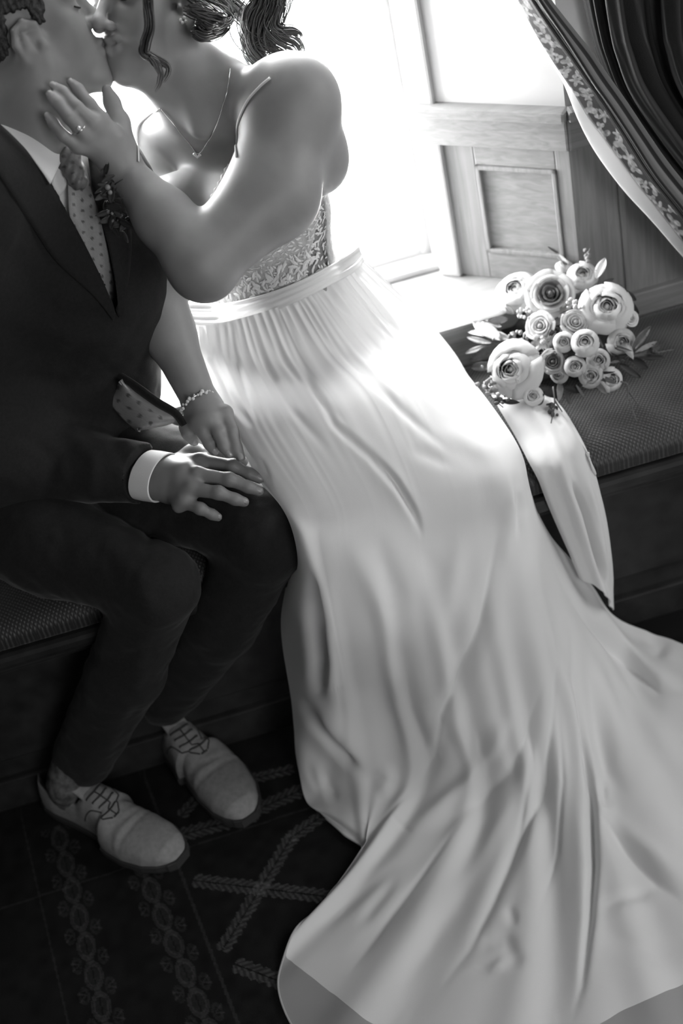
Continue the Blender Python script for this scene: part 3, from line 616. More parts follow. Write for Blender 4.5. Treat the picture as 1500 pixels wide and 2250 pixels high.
# ---------------------------------------------------------------- the gown
def cloth_mat(name, v, trans, alpha=None):
    m = mat(name, v, .7, .25, sheen=.3, bump=.06, bscale=900, trans=trans)
    if alpha is not None:
        nt = m.node_tree; out = nt.nodes['Material Output']; src = out.inputs[0].links[0].from_socket
        t = nt.nodes.new('ShaderNodeBsdfTransparent'); mx = nt.nodes.new('ShaderNodeMixShader'); mx.inputs[0].default_value = alpha
        nt.links.new(t.outputs[0], mx.inputs[1]); nt.links.new(src, mx.inputs[2]); nt.links.new(mx.outputs[0], out.inputs[0])
    return m
M_dress = cloth_mat('chiffon_over_lining', .69, .05); M_sheer = cloth_mat('sheer_chiffon', .72, .3, .62); M_satin = mat('satin_band', .72, .45, .4, sheen=.2, bump=.05)
M_bod = mat('bodice_cloth', .50, .8, .2, sheen=.2, bump=.5, bscale=420); M_lace = mat('lace_thread', .76, .8, .2)
def PT(c):
    x, y, m, v = c; return AY(x, y, v) if m == 'Y' else AZ(x, y, v)
def Yp(*a): return [(x, y, 'Y', v) for x, y, v in a]
def Zp(*a): return [(x, y, 'Z', v) for x, y, v in a]
MER = [
 Yp((420, 714, 1.96))+Yp((411, 765, 1.95))+Zp((462, 860, .665), (560, 1040, .58))+Yp((640, 1180, 1.69), (617, 1370, 1.675), (640, 1540, 1.645))+Zp((664, 1735, .02), (690, 1778, .012), (700, 1790, .008)),
 Yp((440, 717, 1.925), (455, 800, 1.895))+Zp((520, 935, .655), (622, 1100, .575))+Yp((652, 1180, 1.575), (688, 1330, 1.545), (712, 1500, 1.545))+Zp((730, 1700, .05), (745, 1800, .02), (752, 1832, .008)),
 Yp((500, 706, 1.90), (520, 800, 1.865))+Zp((585, 935, .66), (690, 1110, .572))+Yp((705, 1200, 1.552), (735, 1350, 1.525), (765, 1520, 1.535))+Zp((795, 1700, .07), (800, 1810, .025), (797, 1882, .008)),
 Yp((548, 694, 1.89), (585, 800, 1.850))+Zp((655, 920, .66), (755, 1100, .572))+Yp((770, 1200, 1.545), (800, 1350, 1.515), (835, 1540, 1.525))+Zp((870, 1700, .06), (800, 1860, .02), (700, 1990, .008)),
 Yp((600, 678, 1.885), (650, 790, 1.845))+Zp((730, 905, .655), (825, 1092, .570))+Yp((838, 1200, 1.54), (865, 1350, 1.51), (905, 1560, 1.505))+Zp((940, 1720, .05), (800, 1950, .015), (610, 2150, .008)),
 Yp((645, 661, 1.885), (715, 780, 1.845))+Zp((805, 885, .648), (895, 1084, .568))+Yp((905, 1200, 1.54), (935, 1360, 1.505), (980, 1570, 1.49))+Zp((1020, 1740, .045), (900, 2020, .015), (690, 2320, .008)),
 Yp((690, 642, 1.89), (780, 770, 1.850))+Zp((875, 865, .638), (965, 1072, .566))+Yp((975, 1195, 1.54), (1010, 1370, 1.505), (1060, 1580, 1.48))+Zp((1095, 1760, .04), (1030, 2080, .015), (880, 2450, .008)),
 Yp((730, 618, 1.91), (840, 750, 1.870))+Zp((945, 850, .622), (1045, 1056, .563))+Yp((1058, 1180, 1.54), (1090, 1380, 1.505), (1135, 1590, 1.475))+Zp((1175, 1780, .04), (1180, 2120, .015), (1130, 2550, .008)),
 Yp((768, 592, 1.94), (890, 735, 1.900))+Zp((1000, 832, .598), (1122, 1036, .558))+Yp((1140, 1160, 1.55), (1172, 1380, 1.515), (1215, 1590, 1.475))+Zp((1260, 1790, .04), (1320, 2120, .015), (1390, 2550, .008)),
 Yp((790, 574, 1.98), (930, 705, 1.97))+Zp((1035, 835, .560), (1142, 990, .53))+Yp((1165, 1120, 1.585), (1215, 1360, 1.545), (1285, 1580, 1.49))+Zp((1360, 1790, .035), (1480, 2090, .015), (1650, 2450, .008)),
 Yp((796, 570, 2.0), (935, 702, 2.0))+Zp((1040, 838, .50), (1130, 985, .48))+Yp((1180, 1140, 1.64), (1250, 1320, 1.62), (1350, 1520, 1.55))+Zp((1450, 1680, .03), (1600, 1900, .012), (1800, 2200, .008)),
 Yp((797, 570, 2.0), (938, 705, 2.0))+Zp((1040, 842, .48), (1125, 990, .44))+Yp((1190, 1140, 1.68), (1285, 1300, 1.665), (1370, 1450, 1.63))+Zp((1470, 1530, .03), (1640, 1640, .012), (1850, 1800, .008)),
 Yp((797, 572, 2.0), (938, 708, 2.0))+Zp((1038, 845, .47), (1125, 995, .43))+Yp((1195, 1150, 1.69), (1300, 1285, 1.70), (1350, 1352, 1.70))+Zp((1440, 1392, .02), (1560, 1440, .012), (1750, 1520, .008)),
]
CP = np.array([[PT(c) for c in m] for m in MER])          # meridian x row x 3
NU, NV = 420, 380
uu = np.linspace(0, CP.shape[0]-1, NU)
rowl = np.concatenate([[0], np.cumsum(np.linalg.norm(np.diff(CP[6], axis=0), axis=1))]); tt = np.interp(np.linspace(0, rowl[-1], NV), rowl, np.arange(len(rowl)))
def cm_at(P, t):
    """Catmull-Rom along axis 0 at parameters t"""
    m = len(P); Q = np.concatenate([[2*P[0]-P[1]], P, [2*P[-1]-P[-2]]]); i = np.minimum(t.astype(int), m-2); f = (t-i).reshape(-1, *([1]*(P.ndim-1)))
    a, b, c, d = Q[i], Q[i+1], Q[i+2], Q[i+3]; return .5*(2*b+(c-a)*f+(2*a-5*b+4*c-d)*f**2+(3*b-a-3*c+d)*f**3)
G1 = cm_at(CP, uu)                                          # NU x rows x 3
GR = np.stack([cm_at(np.swapaxes(G1, 0, 1), tt)], 0)[0]     # NV x NU x 3
GR = np.swapaxes(GR, 0, 1)
GR[..., 2] = np.maximum(GR[..., 2], .006)
NN = grid_normals(GR, False); sgn = np.sign(((CAM-GR)*NN).sum(-1).mean()); NN = NN*sgn
flat = GR.reshape(-1, 3); Nf = NN.reshape(-1, 3); Qp = proj(flat)
disp = np.zeros(len(flat))
# gathers under the waistband, running down the cloth and fading out
ug = np.repeat(uu, NV); tg = np.tile(tt, NU)
ph = ug*2*np.pi*3.1+1.3*np.sin(ug*2.3)+.5*np.sin(ug*7.1)
dec = np.exp(-np.clip(tg, 0, None)/(.62+.35*np.sin(ug*5.1)))*np.clip(tg*6, .25, 1)
disp += .0048*(np.abs(np.sin(ph*.5))**.8*-1+.5)*dec
disp += .0008*np.sin(ug*17+2*np.sin(ug*3.3)+tg*.5)*np.clip(1.4-tg*.5, 0, 1)
# soft long folds of the lower skirt and train
disp += (.0050*np.sin(ug*3.9+.5*np.sin(tg*1.1)+.9)+.0034*np.sin(ug*7.3+.7*np.sin(tg*.8+1)+1.2))*np.clip((tg-4.2)/2, 0, 1)*np.clip((ug-1.5)/1.5, 0, 1)
disp += .0007*np.sin(ug*11.1+.8*np.sin(tg*.9))*np.clip((tg-4.5)/2, 0, 1)*np.clip((ug-1)/1.5, .2, 1)
def A2(L_): return [(200+x/1.875, 400+y/1.875) for x, y in L_]
def A7(L_): return [(600+x*.6, 1000+y*.6) for x, y in L_]
CR = [  # polyline, depth in metres (minus = groove), width in pixels
 (A2([(780, 560), (870, 760), (1000, 1000), (1150, 1130), (1290, 1300), (1368, 1460)]), -.0065, 9), (A2([(870, 520), (960, 640), (1130, 790), (1300, 960), (1520, 1150)]), -.006, 10),
 (A2([(1040, 390), (1150, 500), (1300, 640), (1520, 810)]), -.006, 10), (A2([(660, 580), (720, 760), (830, 940), (1000, 1140)]), -.006, 10), (A2([(560, 610), (600, 760), (640, 880), (700, 1015)]), -.006, 7),
 (A2([(480, 600), (500, 740), (560, 860), (650, 1000)]), -.007, 7), (A2([(930, 450), (1080, 560), (1250, 760), (1420, 870)]), -.005, 9), (A2([(410, 620), (425, 720), (500, 840), (560, 930)]), -.007, 7),
 (A2([(520, 830), (590, 930), (690, 1025)]), -.006, 7), (A2([(690, 570), (790, 740), (900, 850), (1080, 1030)]), -.004, 9), (A2([(1300, 1090), (1400, 1130), (1500, 1180)]), -.003, 14), (A2([(640, 1140), (700, 1160), (740, 1250)]), -.005, 10),
 (A2([(1430, 1000), (1560, 1080), (1700, 1150)]), .004, 22), (A2([(1180, 500), (1350, 640), (1560, 800), (1660, 900)]), -.005, 10),
 (A7([(370, 0), (450, 100), (520, 220), (548, 300)]), -.007, 8), (A7([(548, 300), (570, 420), (560, 600)]), -.004, 16),
 (A7([(128, 400), (160, 600), (176, 760), (168, 870), (215, 930)]), -.034, 15), (A7([(90, 880), (170, 990), (260, 1090), (345, 1185)]), -.022, 13), (A7([(160, 930), (240, 1010), (330, 1090)]), .014, 16),
 (A7([(80, 1000), (120, 1120), (180, 1220), (250, 1300)]), .012, 14), (A7([(180, 1130), (200, 1210), (240, 1280)]), -.010, 9), (A7([(120, 1100), (150, 1180), (190, 1260)]), -.008, 8),
 (A7([(825, 280), (765, 620), (690, 800), (615, 960), (590, 1120), (500, 1205), (360, 1300)]), -.012, 13), (A7([(640, 880), (600, 1020), (570, 1130)]), .010, 12),
 (A7([(250, 260), (350, 480), (440, 650), (530, 760)]), .006, 26), (A7([(360, 260), (420, 420), (500, 600)]), -.005, 24), (A7([(700, 250), (650, 480), (620, 700)]), .006, 24),
 (A7([(330, 800), (440, 1000), (520, 1080)]), -.018, 60), (A7([(900, 850), (810, 1060), (720, 1180), (600, 1290), (440, 1410)]), .011, 18), (A7([(985, 820), (945, 1000), (870, 1160), (700, 1310), (500, 1430)]), -.009, 12),
 (A7([(1050, 650), (1020, 1000), (1000, 1200), (890, 1440), (800, 1650), (720, 1810), (590, 1980)]), -.010, 11), (A7([(1000, 700), (960, 1050), (890, 1260), (740, 1480), (600, 1680), (420, 1880)]), .006, 22),
 (A7([(1085, 600), (1130, 1000), (1165, 1250), (1172, 1500), (1160, 1700), (1130, 1950), (1085, 2090)]), -.016, 10), (A7([(1060, 560), (1090, 900), (1120, 1250), (1130, 1500), (1110, 1750)]), .007, 18),
 (A7([(1125, 640), (1180, 900), (1230, 1150), (1310, 1280)]), -.014, 16), (A7([(1060, 480), (1150, 600), (1300, 760), (1410, 860), (1520, 890)]), -.014, 13), (A7([(1090, 470), (1230, 640), (1370, 790), (1520, 860)]), .009, 14),
 (A7([(1180, 1290), (1280, 1420), (1400, 1550), (1520, 1660)]), -.012, 13), (A7([(1200, 1260), (1320, 1400), (1500, 1560)]), .009, 14), (A7([(470, 1530), (380, 1640), (300, 1740)]), -.007, 9), (A7([(300, 1560), (420, 1480), (560, 1380)]), .005, 16),
 (A7([(735, 1860), (790, 1780), (850, 1780), (890, 1850), (880, 1930)]), -.007, 11), (A7([(815, 1850), (830, 1900)]), .008, 22), (A7([(855, 1650), (890, 1735)]), -.007, 8), (A7([(1170, 1665), (1300, 1620), (1425, 1570)]), -.007, 9),
 (A7([(1180, 1750), (1320, 1800), (1500, 1850)]), -.007, 16), (A7([(250, 1900), (400, 1720), (600, 1500)]), -.006, 14), (A7([(140, 1750), (300, 1620), (480, 1480)]), -.005, 10), (A7([(430, 1990), (560, 1800), (660, 1600)]), -.006, 14),
 (A7([(890, 60), (905, 200), (895, 330)]), -.010, 9), (A7([(870, 150), (860, 300), (840, 420)]), .005, 18), (A7([(940, 20), (990, 200), (1080, 380)]), -.008, 14), (A7([(400, 1120), (420, 1180), (390, 1260)]), .012, 12), (A7([(1360, 640), (1420, 700), (1390, 760)]), -.010, 10),
 (A7([(1200, 1180), (1215, 1260), (1240, 1240)]), -.012, 8),
]
CR2 = [(A7([(825, 280), (765, 620), (690, 800), (615, 960), (590, 1120), (500, 1205)]), -.004, 5.5), (A7([(985, 820), (945, 1000), (870, 1160), (700, 1310)]), -.003, 5), (A7([(1050, 650), (1020, 1000), (1000, 1200), (890, 1440), (800, 1650), (720, 1810), (590, 1980)]), -.0045, 5.5),
  (A7([(1085, 600), (1130, 1000), (1165, 1250), (1172, 1500), (1160, 1700), (1130, 1950), (1085, 2090)]), -.006, 5.5), (A7([(1060, 480), (1150, 600), (1300, 760), (1410, 860), (1520, 890)]), -.005, 6), (A7([(1180, 1290), (1280, 1420), (1400, 1550), (1520, 1660)]), -.004, 6), (A7([(940, 900), (950, 1150), (900, 1380), (850, 1560)]), -.003, 5),
  (A7([(1040, 900), (1060, 1200), (1040, 1450), (960, 1700)]), -.003, 5), (A7([(560, 1160), (480, 1260), (350, 1390), (220, 1560)]), -.003, 6), (A7([(700, 1330), (560, 1520), (420, 1700), (280, 1900)]), -.003, 6), (A7([(430, 1320), (470, 1350), (512, 1385)]), -.003, 5), (A7([(370, 0), (450, 100), (520, 220), (548, 300)]), -.004, 4.5), (A7([(110, 1290), (200, 1330), (290, 1390), (335, 1440)]), -.006, 7)]
for L_, a, w in CR2:
    d_, t_, s_ = pdist(Qp, L_); fade = np.clip(np.minimum(t_, 1-t_)*3, 0, 1); disp += a*fade*np.exp(-(d_/w)**2)
for L_, a, w in CR:
    if L_[0][1] > 1150 and w < 17 and a > -.0135: a, w = a*.85, w*1.55
    d_, t_, s_ = pdist(Qp, L_); fade = np.clip(np.minimum(t_, 1-t_)*2.6, 0.0, 1); fade = fade*fade*(3-2*fade)
    disp += a*fade*(np.exp(-(d_/w)**2)-.38*np.exp(-(d_/(2.6*w))**2))
flat = flat+Nf*disp[:, None]; flat[:, 2] = np.maximum(flat[:, 2], .004)
G2 = flat.reshape(NU, NV, 3)
for _ in range(2): G2[1:-1, 1:-1] = .5*G2[1:-1, 1:-1]+.125*(G2[:-2, 1:-1]+G2[2:, 1:-1]+G2[1:-1, :-2]+G2[1:-1, 2:])
# the last hand's breadth of the hem is chiffon alone, without the lining under it
cq = proj(G2.reshape(-1, 3)).reshape(NU, NV, 2); lim = np.interp(cq[..., 0], [560, 648, 810, 1000, 1180, 1365, 1500, 1700], [2050, 2116, 2242, 2330, 2330, 2218, 2158, 2080])
ins = (cq[..., 1] > lim) & (tt > 6.9)[None, :]; rs = np.where(ins.any(1), ins.argmax(1), NV-1).astype(float); rs = np.minimum(rs, NV-2.0)
for _ in range(6): rs[1:-1] = .25*rs[:-2]+.5*rs[1:-1]+.25*rs[2:]
KS = 30; rows = np.concatenate([np.linspace(0, 1, NV-KS)[None, :]*rs[:, None], rs[:, None]+(NV-1-rs)[:, None]*np.linspace(0, 1, KS+1)[None, 1:]], 1); r0 = np.clip(rows.astype(int), 0, NV-2); fr = (rows-r0)[..., None]; ii = np.arange(NU)[:, None]
G2 = G2[ii, r0]*(1-fr)+G2[ii, r0+1]*fr
fF = gridf(NU, NV); sheer = (fF[:, 0] % NV) >= NV-KS-1
gown = mk('skirt', G2.reshape(-1, 3), fF[~sheer], M_dress, bride, label='pale gathered skirt spreading into a train on the carpet')
mk('sheer_hem', G2.reshape(-1, 3), fF[sheer], M_sheer, gown, label='see-through chiffon hem')
# rolled hem edge along the front
P = G2[8:NU-10:2, NV-1]; V, Fc = tubev(P+np.array([0, 0, .001]), .0016, 6); mk('hem_seam', V, Fc, M_sheer, gown)
# the back of the skirt, lying on the seat beside her and falling over its front edge
BK = [
 Zp((1062, 838, .505), (1100, 905, .500), (1135, 965, .485))+Yp((1172, 1040, 1.672), (1208, 1130, 1.660), (1250, 1225, 1.655), (1272, 1270, 1.655)),
 Zp((1085, 850, .49), (1125, 892, .508), (1165, 950, .496))+Yp((1200, 1030, 1.662), (1235, 1120, 1.650), (1275, 1225, 1.645), (1300, 1285, 1.645)),
 Zp((1110, 850, .48), (1160, 886, .512), (1205, 945, .500))+Yp((1238, 1025, 1.655), (1268, 1120, 1.646), (1300, 1220, 1.642), (1325, 1300, 1.642)),
 Zp((1150, 850, .475), (1200, 893, .508), (1242, 950, .497))+Yp((1265, 1030, 1.658), (1292, 1120, 1.650), (1318, 1220, 1.646), (1337, 1316, 1.648)),
 Zp((1190, 855, .470), (1240, 915, .495), (1275, 968, .485))+Yp((1297, 1035, 1.664), (1318, 1120, 1.656), (1332, 1220, 1.655), (1342, 1330, 1.66)),
 Zp((1210, 865, .466), (1258, 935, .480), (1291, 1000, .465))+Yp((1310, 1055, 1.672), (1331, 1140, 1.664), (1342, 1230, 1.664), (1346, 1340, 1.68)),
]
BC = np.array([[PT(c) for c in m] for m in BK]); g1 = cm_at(BC, np.linspace(0, len(BK)-1, 130)); g2 = np.swapaxes(cm_at(np.swapaxes(g1, 0, 1), np.linspace(0, 6, 150)), 0, 1)
n2 = grid_normals(g2); fl2 = g2.reshape(-1, 3); nf2 = n2.reshape(-1, 3); q2 = proj(fl2); d2 = .002*np.sin(np.repeat(np.linspace(0, 5, 130), 150)*4.2)
for L_, a, w in (([(1160, 1010), (1215, 1150), (1270, 1275)], -.008, 12), ([(1250, 1045), (1285, 1130), (1310, 1220), (1336, 1300)], -.016, 7), ([(1225, 1000), (1260, 1110), (1290, 1210)], .006, 14), ([(1290, 1050), (1318, 1150), (1335, 1250)], .005, 10), ([(1150, 900), (1190, 960), (1220, 1040)], -.004, 12), ([(1210, 900), (1235, 940)], -.004, 10)):
    d_, t_, s_ = pdist(q2, L_); fade = np.clip(np.minimum(t_, 1-t_)*5, 0, 1); d2 = d2+a*fade*(np.exp(-(d_/w)**2)-.35*np.exp(-(d_/(2.5*w))**2))
V, Fc = thick((fl2+nf2*d2[:, None]), 130, 150, .002); mk('train_fold', V, Fc, M_dress, gown, label='fold of the train hanging over the seat edge')
# bodice: cloth over the torso, cut to the neckline, the side panel left as lace on skin
TB = SDF(); TB.ops = []
TB.ell(chest, (.136, .088, .135), .05, BR); TB.ell(waist, (.128, .085, .10), .05, BR)
TB.ell(AY(395, 470, 1.965), (.062, .055, .062), .03); TB.ell(AY(535, 480, 1.93), (.064, .058, .064), .03)
torso_bvh = caster(*TB.mesh(.006, inflate=.004))
def bod_clip(X):
    q = proj(X); px, py = q[..., 0], q[..., 1]; D = (X-CAM) @ FWD; sc = D/F
    top = np.interp(px, [250, 300, 330, 380, 430, 447, 455, 485, 520, 545, 620, 700, 760, 820], [330, 352, 392, 442, 486, 505, 488, 412, 348, 332, 330, 372, 386, 386])
    bot = np.interp(px, [380, 430, 548, 640, 700, 792], [715, 705, 688, 655, 628, 570])
    side = np.interp(py, [380, 420, 470, 520, 560, 610], [716, 708, 700, 690, 680, 670])
    back = ((X-chest) @ BR[:, 1]) < -.02
    return np.maximum.reduce([(top-py)*sc, (py-bot)*sc, np.where(back, -1, (px-side)*sc)])
V, Fc = TB.mesh(.003, bod_clip, inflate=.0045); N = vnormals(V, Fc); V = V+N*(.0007*hashnoise(V, 260)+.0006*hashnoise(V, 420, 3))[:, None]
bod = mk('bodice', V, Fc, M_bod, bride, label='pale lace bodice')
drape('waistband', torso_bvh, [[(404, 668), (480, 668), (560, 652), (640, 625), (700, 598), (762, 562), (790, 540)], [(406, 684), (480, 684), (560, 666), (640, 638), (700, 611), (765, 575), (793, 552)], [(410, 700), (480, 702), (560, 682), (640, 652), (700, 624), (772, 586), (797, 562)], [(418, 716), (480, 722), (560, 700), (640, 668), (700, 640), (778, 598), (800, 574)]], 24, 90,
      lambda u, v: .008+.003*np.sin(u*np.pi)+.0012*np.sin(u*19+v*3), .004, M_satin, bride)
# lace: hundreds of little leaves sewn over the side panel and the bodice
def leafshape(l, w, curl=.25):
    t = np.linspace(0, 1, 5); wd = w*np.sin(np.pi*np.clip(t*.9+.08, 0, 1))**.8; V = []
    for i, a in enumerate(t):
        for b in (-1, 0, 1): V.append((a*l, b*wd[i]*.5, (.22*w if b == 0 else 0)+curl*l*(a-.5)**2*-.3))
    return np.array(V), gridf(5, 3).tolist()
def scatter_leaves(bvh, pts, size, off, ang=None):
    parts = []
    for (x, y) in pts:
        p, n = hit(bvh, x, y)
        if p is None or n @ unit(CAM-p) < .12: continue
        a = RNG.uniform(0, 2*np.pi) if ang is None else ang(x, y); t = math.cos(a)*PX+math.sin(a)*PY; t = unit(t-n*(t @ n)); b = np.cross(n, t)
        l = size*RNG.uniform(.8, 1.25); lv, lf = leafshape(l, l*.38); parts.append((p+n*off+lv[:, :1]*t+lv[:, 1:2]*b+lv[:, 2:]*n, lf))
    return parts
pan = []
for _ in range(1500):
    y = RNG.uniform(378, 622); xr = np.interp(y, [378, 420, 480, 540, 590, 622], [752, 756, 762, 768, 772, 750]); xl = np.interp(y, [378, 440, 520, 600, 622], [706, 700, 688, 670, 664])
    x = xl+(xr-xl)*RNG.uniform(-.08, 1.05)
    if all((x-a)**2+(y-b)**2 > 5.2**2 for a, b in pan): pan.append((x, y))
skin_bvh = caster(*TB.mesh(.005))
stem = lambda x, y: math.radians(-70+80*math.sin(x*.13+y*.05)+60*math.sin(y*.11)+RNG.normal(0, 25))
lp = scatter_leaves(skin_bvh, pan, .0088, .0022, stem)
bx = []
for _ in range(5200):
    x, y = RNG.uniform(405, 715), RNG.uniform(355, 700); dn = np.interp(x, [405, 480, 560, 640, 715], [674, 668, 652, 622, 590])
    if y > dn+6: continue
    if all((x-a)**2+(y-b)**2 > 6.5**2 for a, b in bx): bx.append((x, y))
cb = caster(V, Fc); lp += scatter_leaves(cb, bx, .0072, .0012)
bw = []
for _ in range(900):
    x = RNG.uniform(410, 690); dn = np.interp(x, [405, 480, 560, 640, 715], [672, 668, 652, 624, 592]); y = dn-RNG.uniform(0, 46)
    if all((x-a)**2+(y-b)**2 > 9**2 for a, b in bw): bw.append((x, y))
lp += scatter_leaves(cb, bw, .0125, .0026, lambda x, y: math.radians(-80+RNG.normal(0, 45)))
LV, LF = join(lp); lo_ = mk('lace_leaves', LV, LF, M_lace, bod, kind='stuff'); lo_.data.shade_smooth()
# cup edge trim, straps
def on_body(px, off, bvh=None): 
    out = []
    for x, y in px:
        p, n = hit(bvh or body_bvh, x, y)
        if p is not None: out.append(p+n*off)
    return np.array(out)
P = on_body(catmull([(448, 500), (455, 480), (470, 440), (487, 408), (505, 372), (520, 340)], 40), .006, torso_bvh); V, Fc = tubev(catmull(P, 60), .0030+.0012*np.sin(np.arange(60)*1.3), 7); mk('scalloped_edge', V, Fc, M_lace, bod)
P = on_body(catmull([(520, 345), (519, 312), (525, 268), (544, 224), (571, 192), (594, 172)], 30), .0015); V, Fc = tubev(P, .0022, 8, flat=.5); mk('shoulder_strap', V, Fc, M_satin, bride)
P = on_body(catmull([(303, 356), (302, 318), (305, 280), (330, 252), (352, 240)], 20), .0015)
if len(P) > 4: V, Fc = tubev(P, .0022, 8, flat=.5); mk('shoulder_strap', V, Fc, M_satin, bride)
P = np.array([AY(*p, y) for p, y in zip(catmull([(303, 512), (322, 552), (352, 594), (386, 630), (412, 655)], 16), np.linspace(1.90, 1.92, 16))]); V, Fc = tubev(P, .008+.001*np.sin(np.arange(16)*2.1), 8); mk('lace_side_edge', V, Fc, M_lace, bod)
# ---- jewellery
M_gem = mat('crystal', .75, .06, 1.0); M_silver = mat('silver', .75, .22, metal=1.0)
P = on_body(catmull([(506, 152), (500, 200), (480, 262), (455, 312), (436, 336), (418, 316), (396, 290), (374, 262), (352, 236)], 70), .0012); nck = mk('necklace', *tubev(P, .0009, 5), M_silver, bride)
p, n = hit(body_bvh, 435, 339); S_ = SDF(); t_ = PX; 
S_.cap(p+n*.002-PX*.0042-PY*.0015, p+n*.002+PY*.0035, .0026, .001, .001); S_.cap(p+n*.002+PX*.0042-PY*.0015, p+n*.002+PY*.0035, .0026, .001, .001); mk('heart_pendant', *S_.mesh(.0006), M_gem, nck)
er = []
e0 = bh.p(.006, .079, -.026)
for k, (dx, dy) in enumerate(((-.0035, -.001), (.0015, -.004), (.0035, .001), (-.001, .003))):
    bm = bmesh.new(); bmesh.ops.create_icosphere(bm, subdivisions=1, radius=.0028); V = np.array([v.co[:] for v in bm.verts])+e0+dx*PX+dy*PY-FWD*.004; er.append((V, [[v.index for v in f.verts] for f in bm.faces])); bm.free()
mk('earring', *join(er), M_gem, bride, smooth=False)
def ring_at(name, c, ax, r, t, m, parent):
    a = np.linspace(0, 2*np.pi, 28); u = unit(np.cross(ax, [0, 0, 1.])); w = np.cross(ax, u); return mk(name, *tubev(c+r*(np.cos(a)[:, None]*u+np.sin(a)[:, None]*w), t, 6, False, ref=ax), m, parent)
f0, f1 = bfin['ring'][1], bfin['ring'][2]; rc_ = f0*.62+f1*.38; rg = ring_at('finger_ring', rc_, unit(f1-f0), .0101, .0013, M_silver, bride)
bm = bmesh.new(); bmesh.ops.create_icosphere(bm, subdivisions=1, radius=.0034); c_ = rc_+unit(CAM-rc_)*.0115; mk('stone', np.array([v.co[:] for v in bm.verts])+c_, [[v.index for v in f.verts] for f in bm.faces], M_gem, rg, smooth=False); bm.free()
wa, wb2 = AZ(424, 874, .681), AZ(441, 899, .670); axw = unit(wb2-wa); br = ring_at('bracelet', (wa+wb2)/2+axw*.002, axw, .0285, .001, M_silver, bride)
u_ = unit(np.cross(axw, [0, 0, 1.])); w_ = np.cross(axw, u_); b0 = None
for k in range(40):
    a = k*2*np.pi/40; c_ = (wa+wb2)/2+axw*(.002+.0022*math.sin(k*2.4))+.0292*(math.cos(a)*u_+math.sin(a)*w_)
    if b0 is None:
        bm = bmesh.new(); bmesh.ops.create_icosphere(bm, subdivisions=1, radius=.0028); b0 = mk('crystal', np.array([v.co[:] for v in bm.verts]), [[v.index for v in f.verts] for f in bm.faces], M_gem, br, smooth=False); bm.free(); o = b0
    else: o = b0.copy(); COL.objects.link(o)
    o.location = c_; o.rotation_euler = (k, k*.7, 0); o.scale = (1+.3*math.sin(k*5),)*3
for k in ('little', 'ring', 'middle', 'index'):
    a, b = rh[k][-2], rh[k][-1]; d = unit(b-a); n = unit(unit(CAM-b)*.7+np.array([0, 0, .6])); r = rr[k][-1]; n = unit(n-d*(n @ d)); nail('fingernail', b-d*.001+n*(r*.99), d, n, r*1.5, r*1.8, M_nail, bbody)
for k in bfin:
    a, b = bfin[k][3], bfin[k][4]; d = unit(b-a); n = unit(CAM-b); n = unit(n-d*(n @ d)); r = hr[k][4]; nail('fingernail', b+d*.001+n*(r*.97), d, n, r*1.45, r*1.7, M_nail, bbody)
# ---- her hair: swept up over a cap, one curl at the cheek, long curls falling behind the shoulder
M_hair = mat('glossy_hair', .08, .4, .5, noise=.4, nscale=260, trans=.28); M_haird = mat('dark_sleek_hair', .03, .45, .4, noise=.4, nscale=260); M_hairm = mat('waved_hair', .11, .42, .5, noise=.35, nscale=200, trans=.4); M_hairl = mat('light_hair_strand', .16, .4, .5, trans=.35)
def bhair_clip(X):
    L = bh.loc(X); x, z = L[..., 0], L[..., 2]
    zb = np.interp(x, [-.2, -.07, -.045, -.02, .0, .02, .04, .06, .08, .1], [-.035, -.035, -.02, .012, .036, .040, .042, .062, .09, .12]); return (zb-z)*bh.s
Hs = SDF(); R_ = bh.R(); q = bh.s
Hs.ell(bh.p(-.014, 0, .056), np.array((.103, .082, .095))*q, .02, R_); Hs.ell(bh.p(-.046, 0, .03), np.array((.074, .078, .077))*q, .02, R_); Hs.ell(bh.p(-.09, .01, .02), np.array((.04, .05, .045))*q, .02, R_)
V, Fc = Hs.mesh(.003, bhair_clip); L = bh.loc(V); N = vnormals(V, Fc); V = V+N*(.0012*hashnoise(V, 160))[:, None]
hair = mk('swept_up_hair', V, Fc, M_haird, bride, label='dark hair swept up behind the ear')
def HY(l): return [AY(x, y, Y) for x, y, Y in l]
def lock(guide, n, spread, r0, m, name, parent, seed, wob=.003):
    rg_ = np.random.default_rng(seed); parts = []; g = catmull(guide, 64); Tn = np.gradient(g, axis=0); Tn /= np.linalg.norm(Tn, axis=1)[:, None]; a = np.cross(Tn, FWD); a /= np.linalg.norm(a, axis=1)[:, None]+1e-9; b = np.cross(Tn, a); s = np.linspace(0, 1, 64)
    for k in range(n):
        o1, o2 = rg_.normal(0, 1, 2)*.55; p1, p2 = rg_.uniform(0, 6.28, 2); w = spread*np.interp(s, [0, .2, .6, .9, 1], [.6, 1, 1, .6, .25])
        P = g+a*((o1+.35*np.sin(s*5+p1))*w)[:, None]+b*((o2+.35*np.sin(s*4+p2))*w)[:, None]+a*(wob*np.sin(s*9+p1))[:, None]
        e = int(64*rg_.uniform(.8, 1)); parts.append(tubev(P[:e], np.interp(np.linspace(0, 1, e), [0, .1, .7, 1], [r0*.8, r0, r0*.8, r0*.15]), 5))
    return mk(name, *join(parts), m, parent)
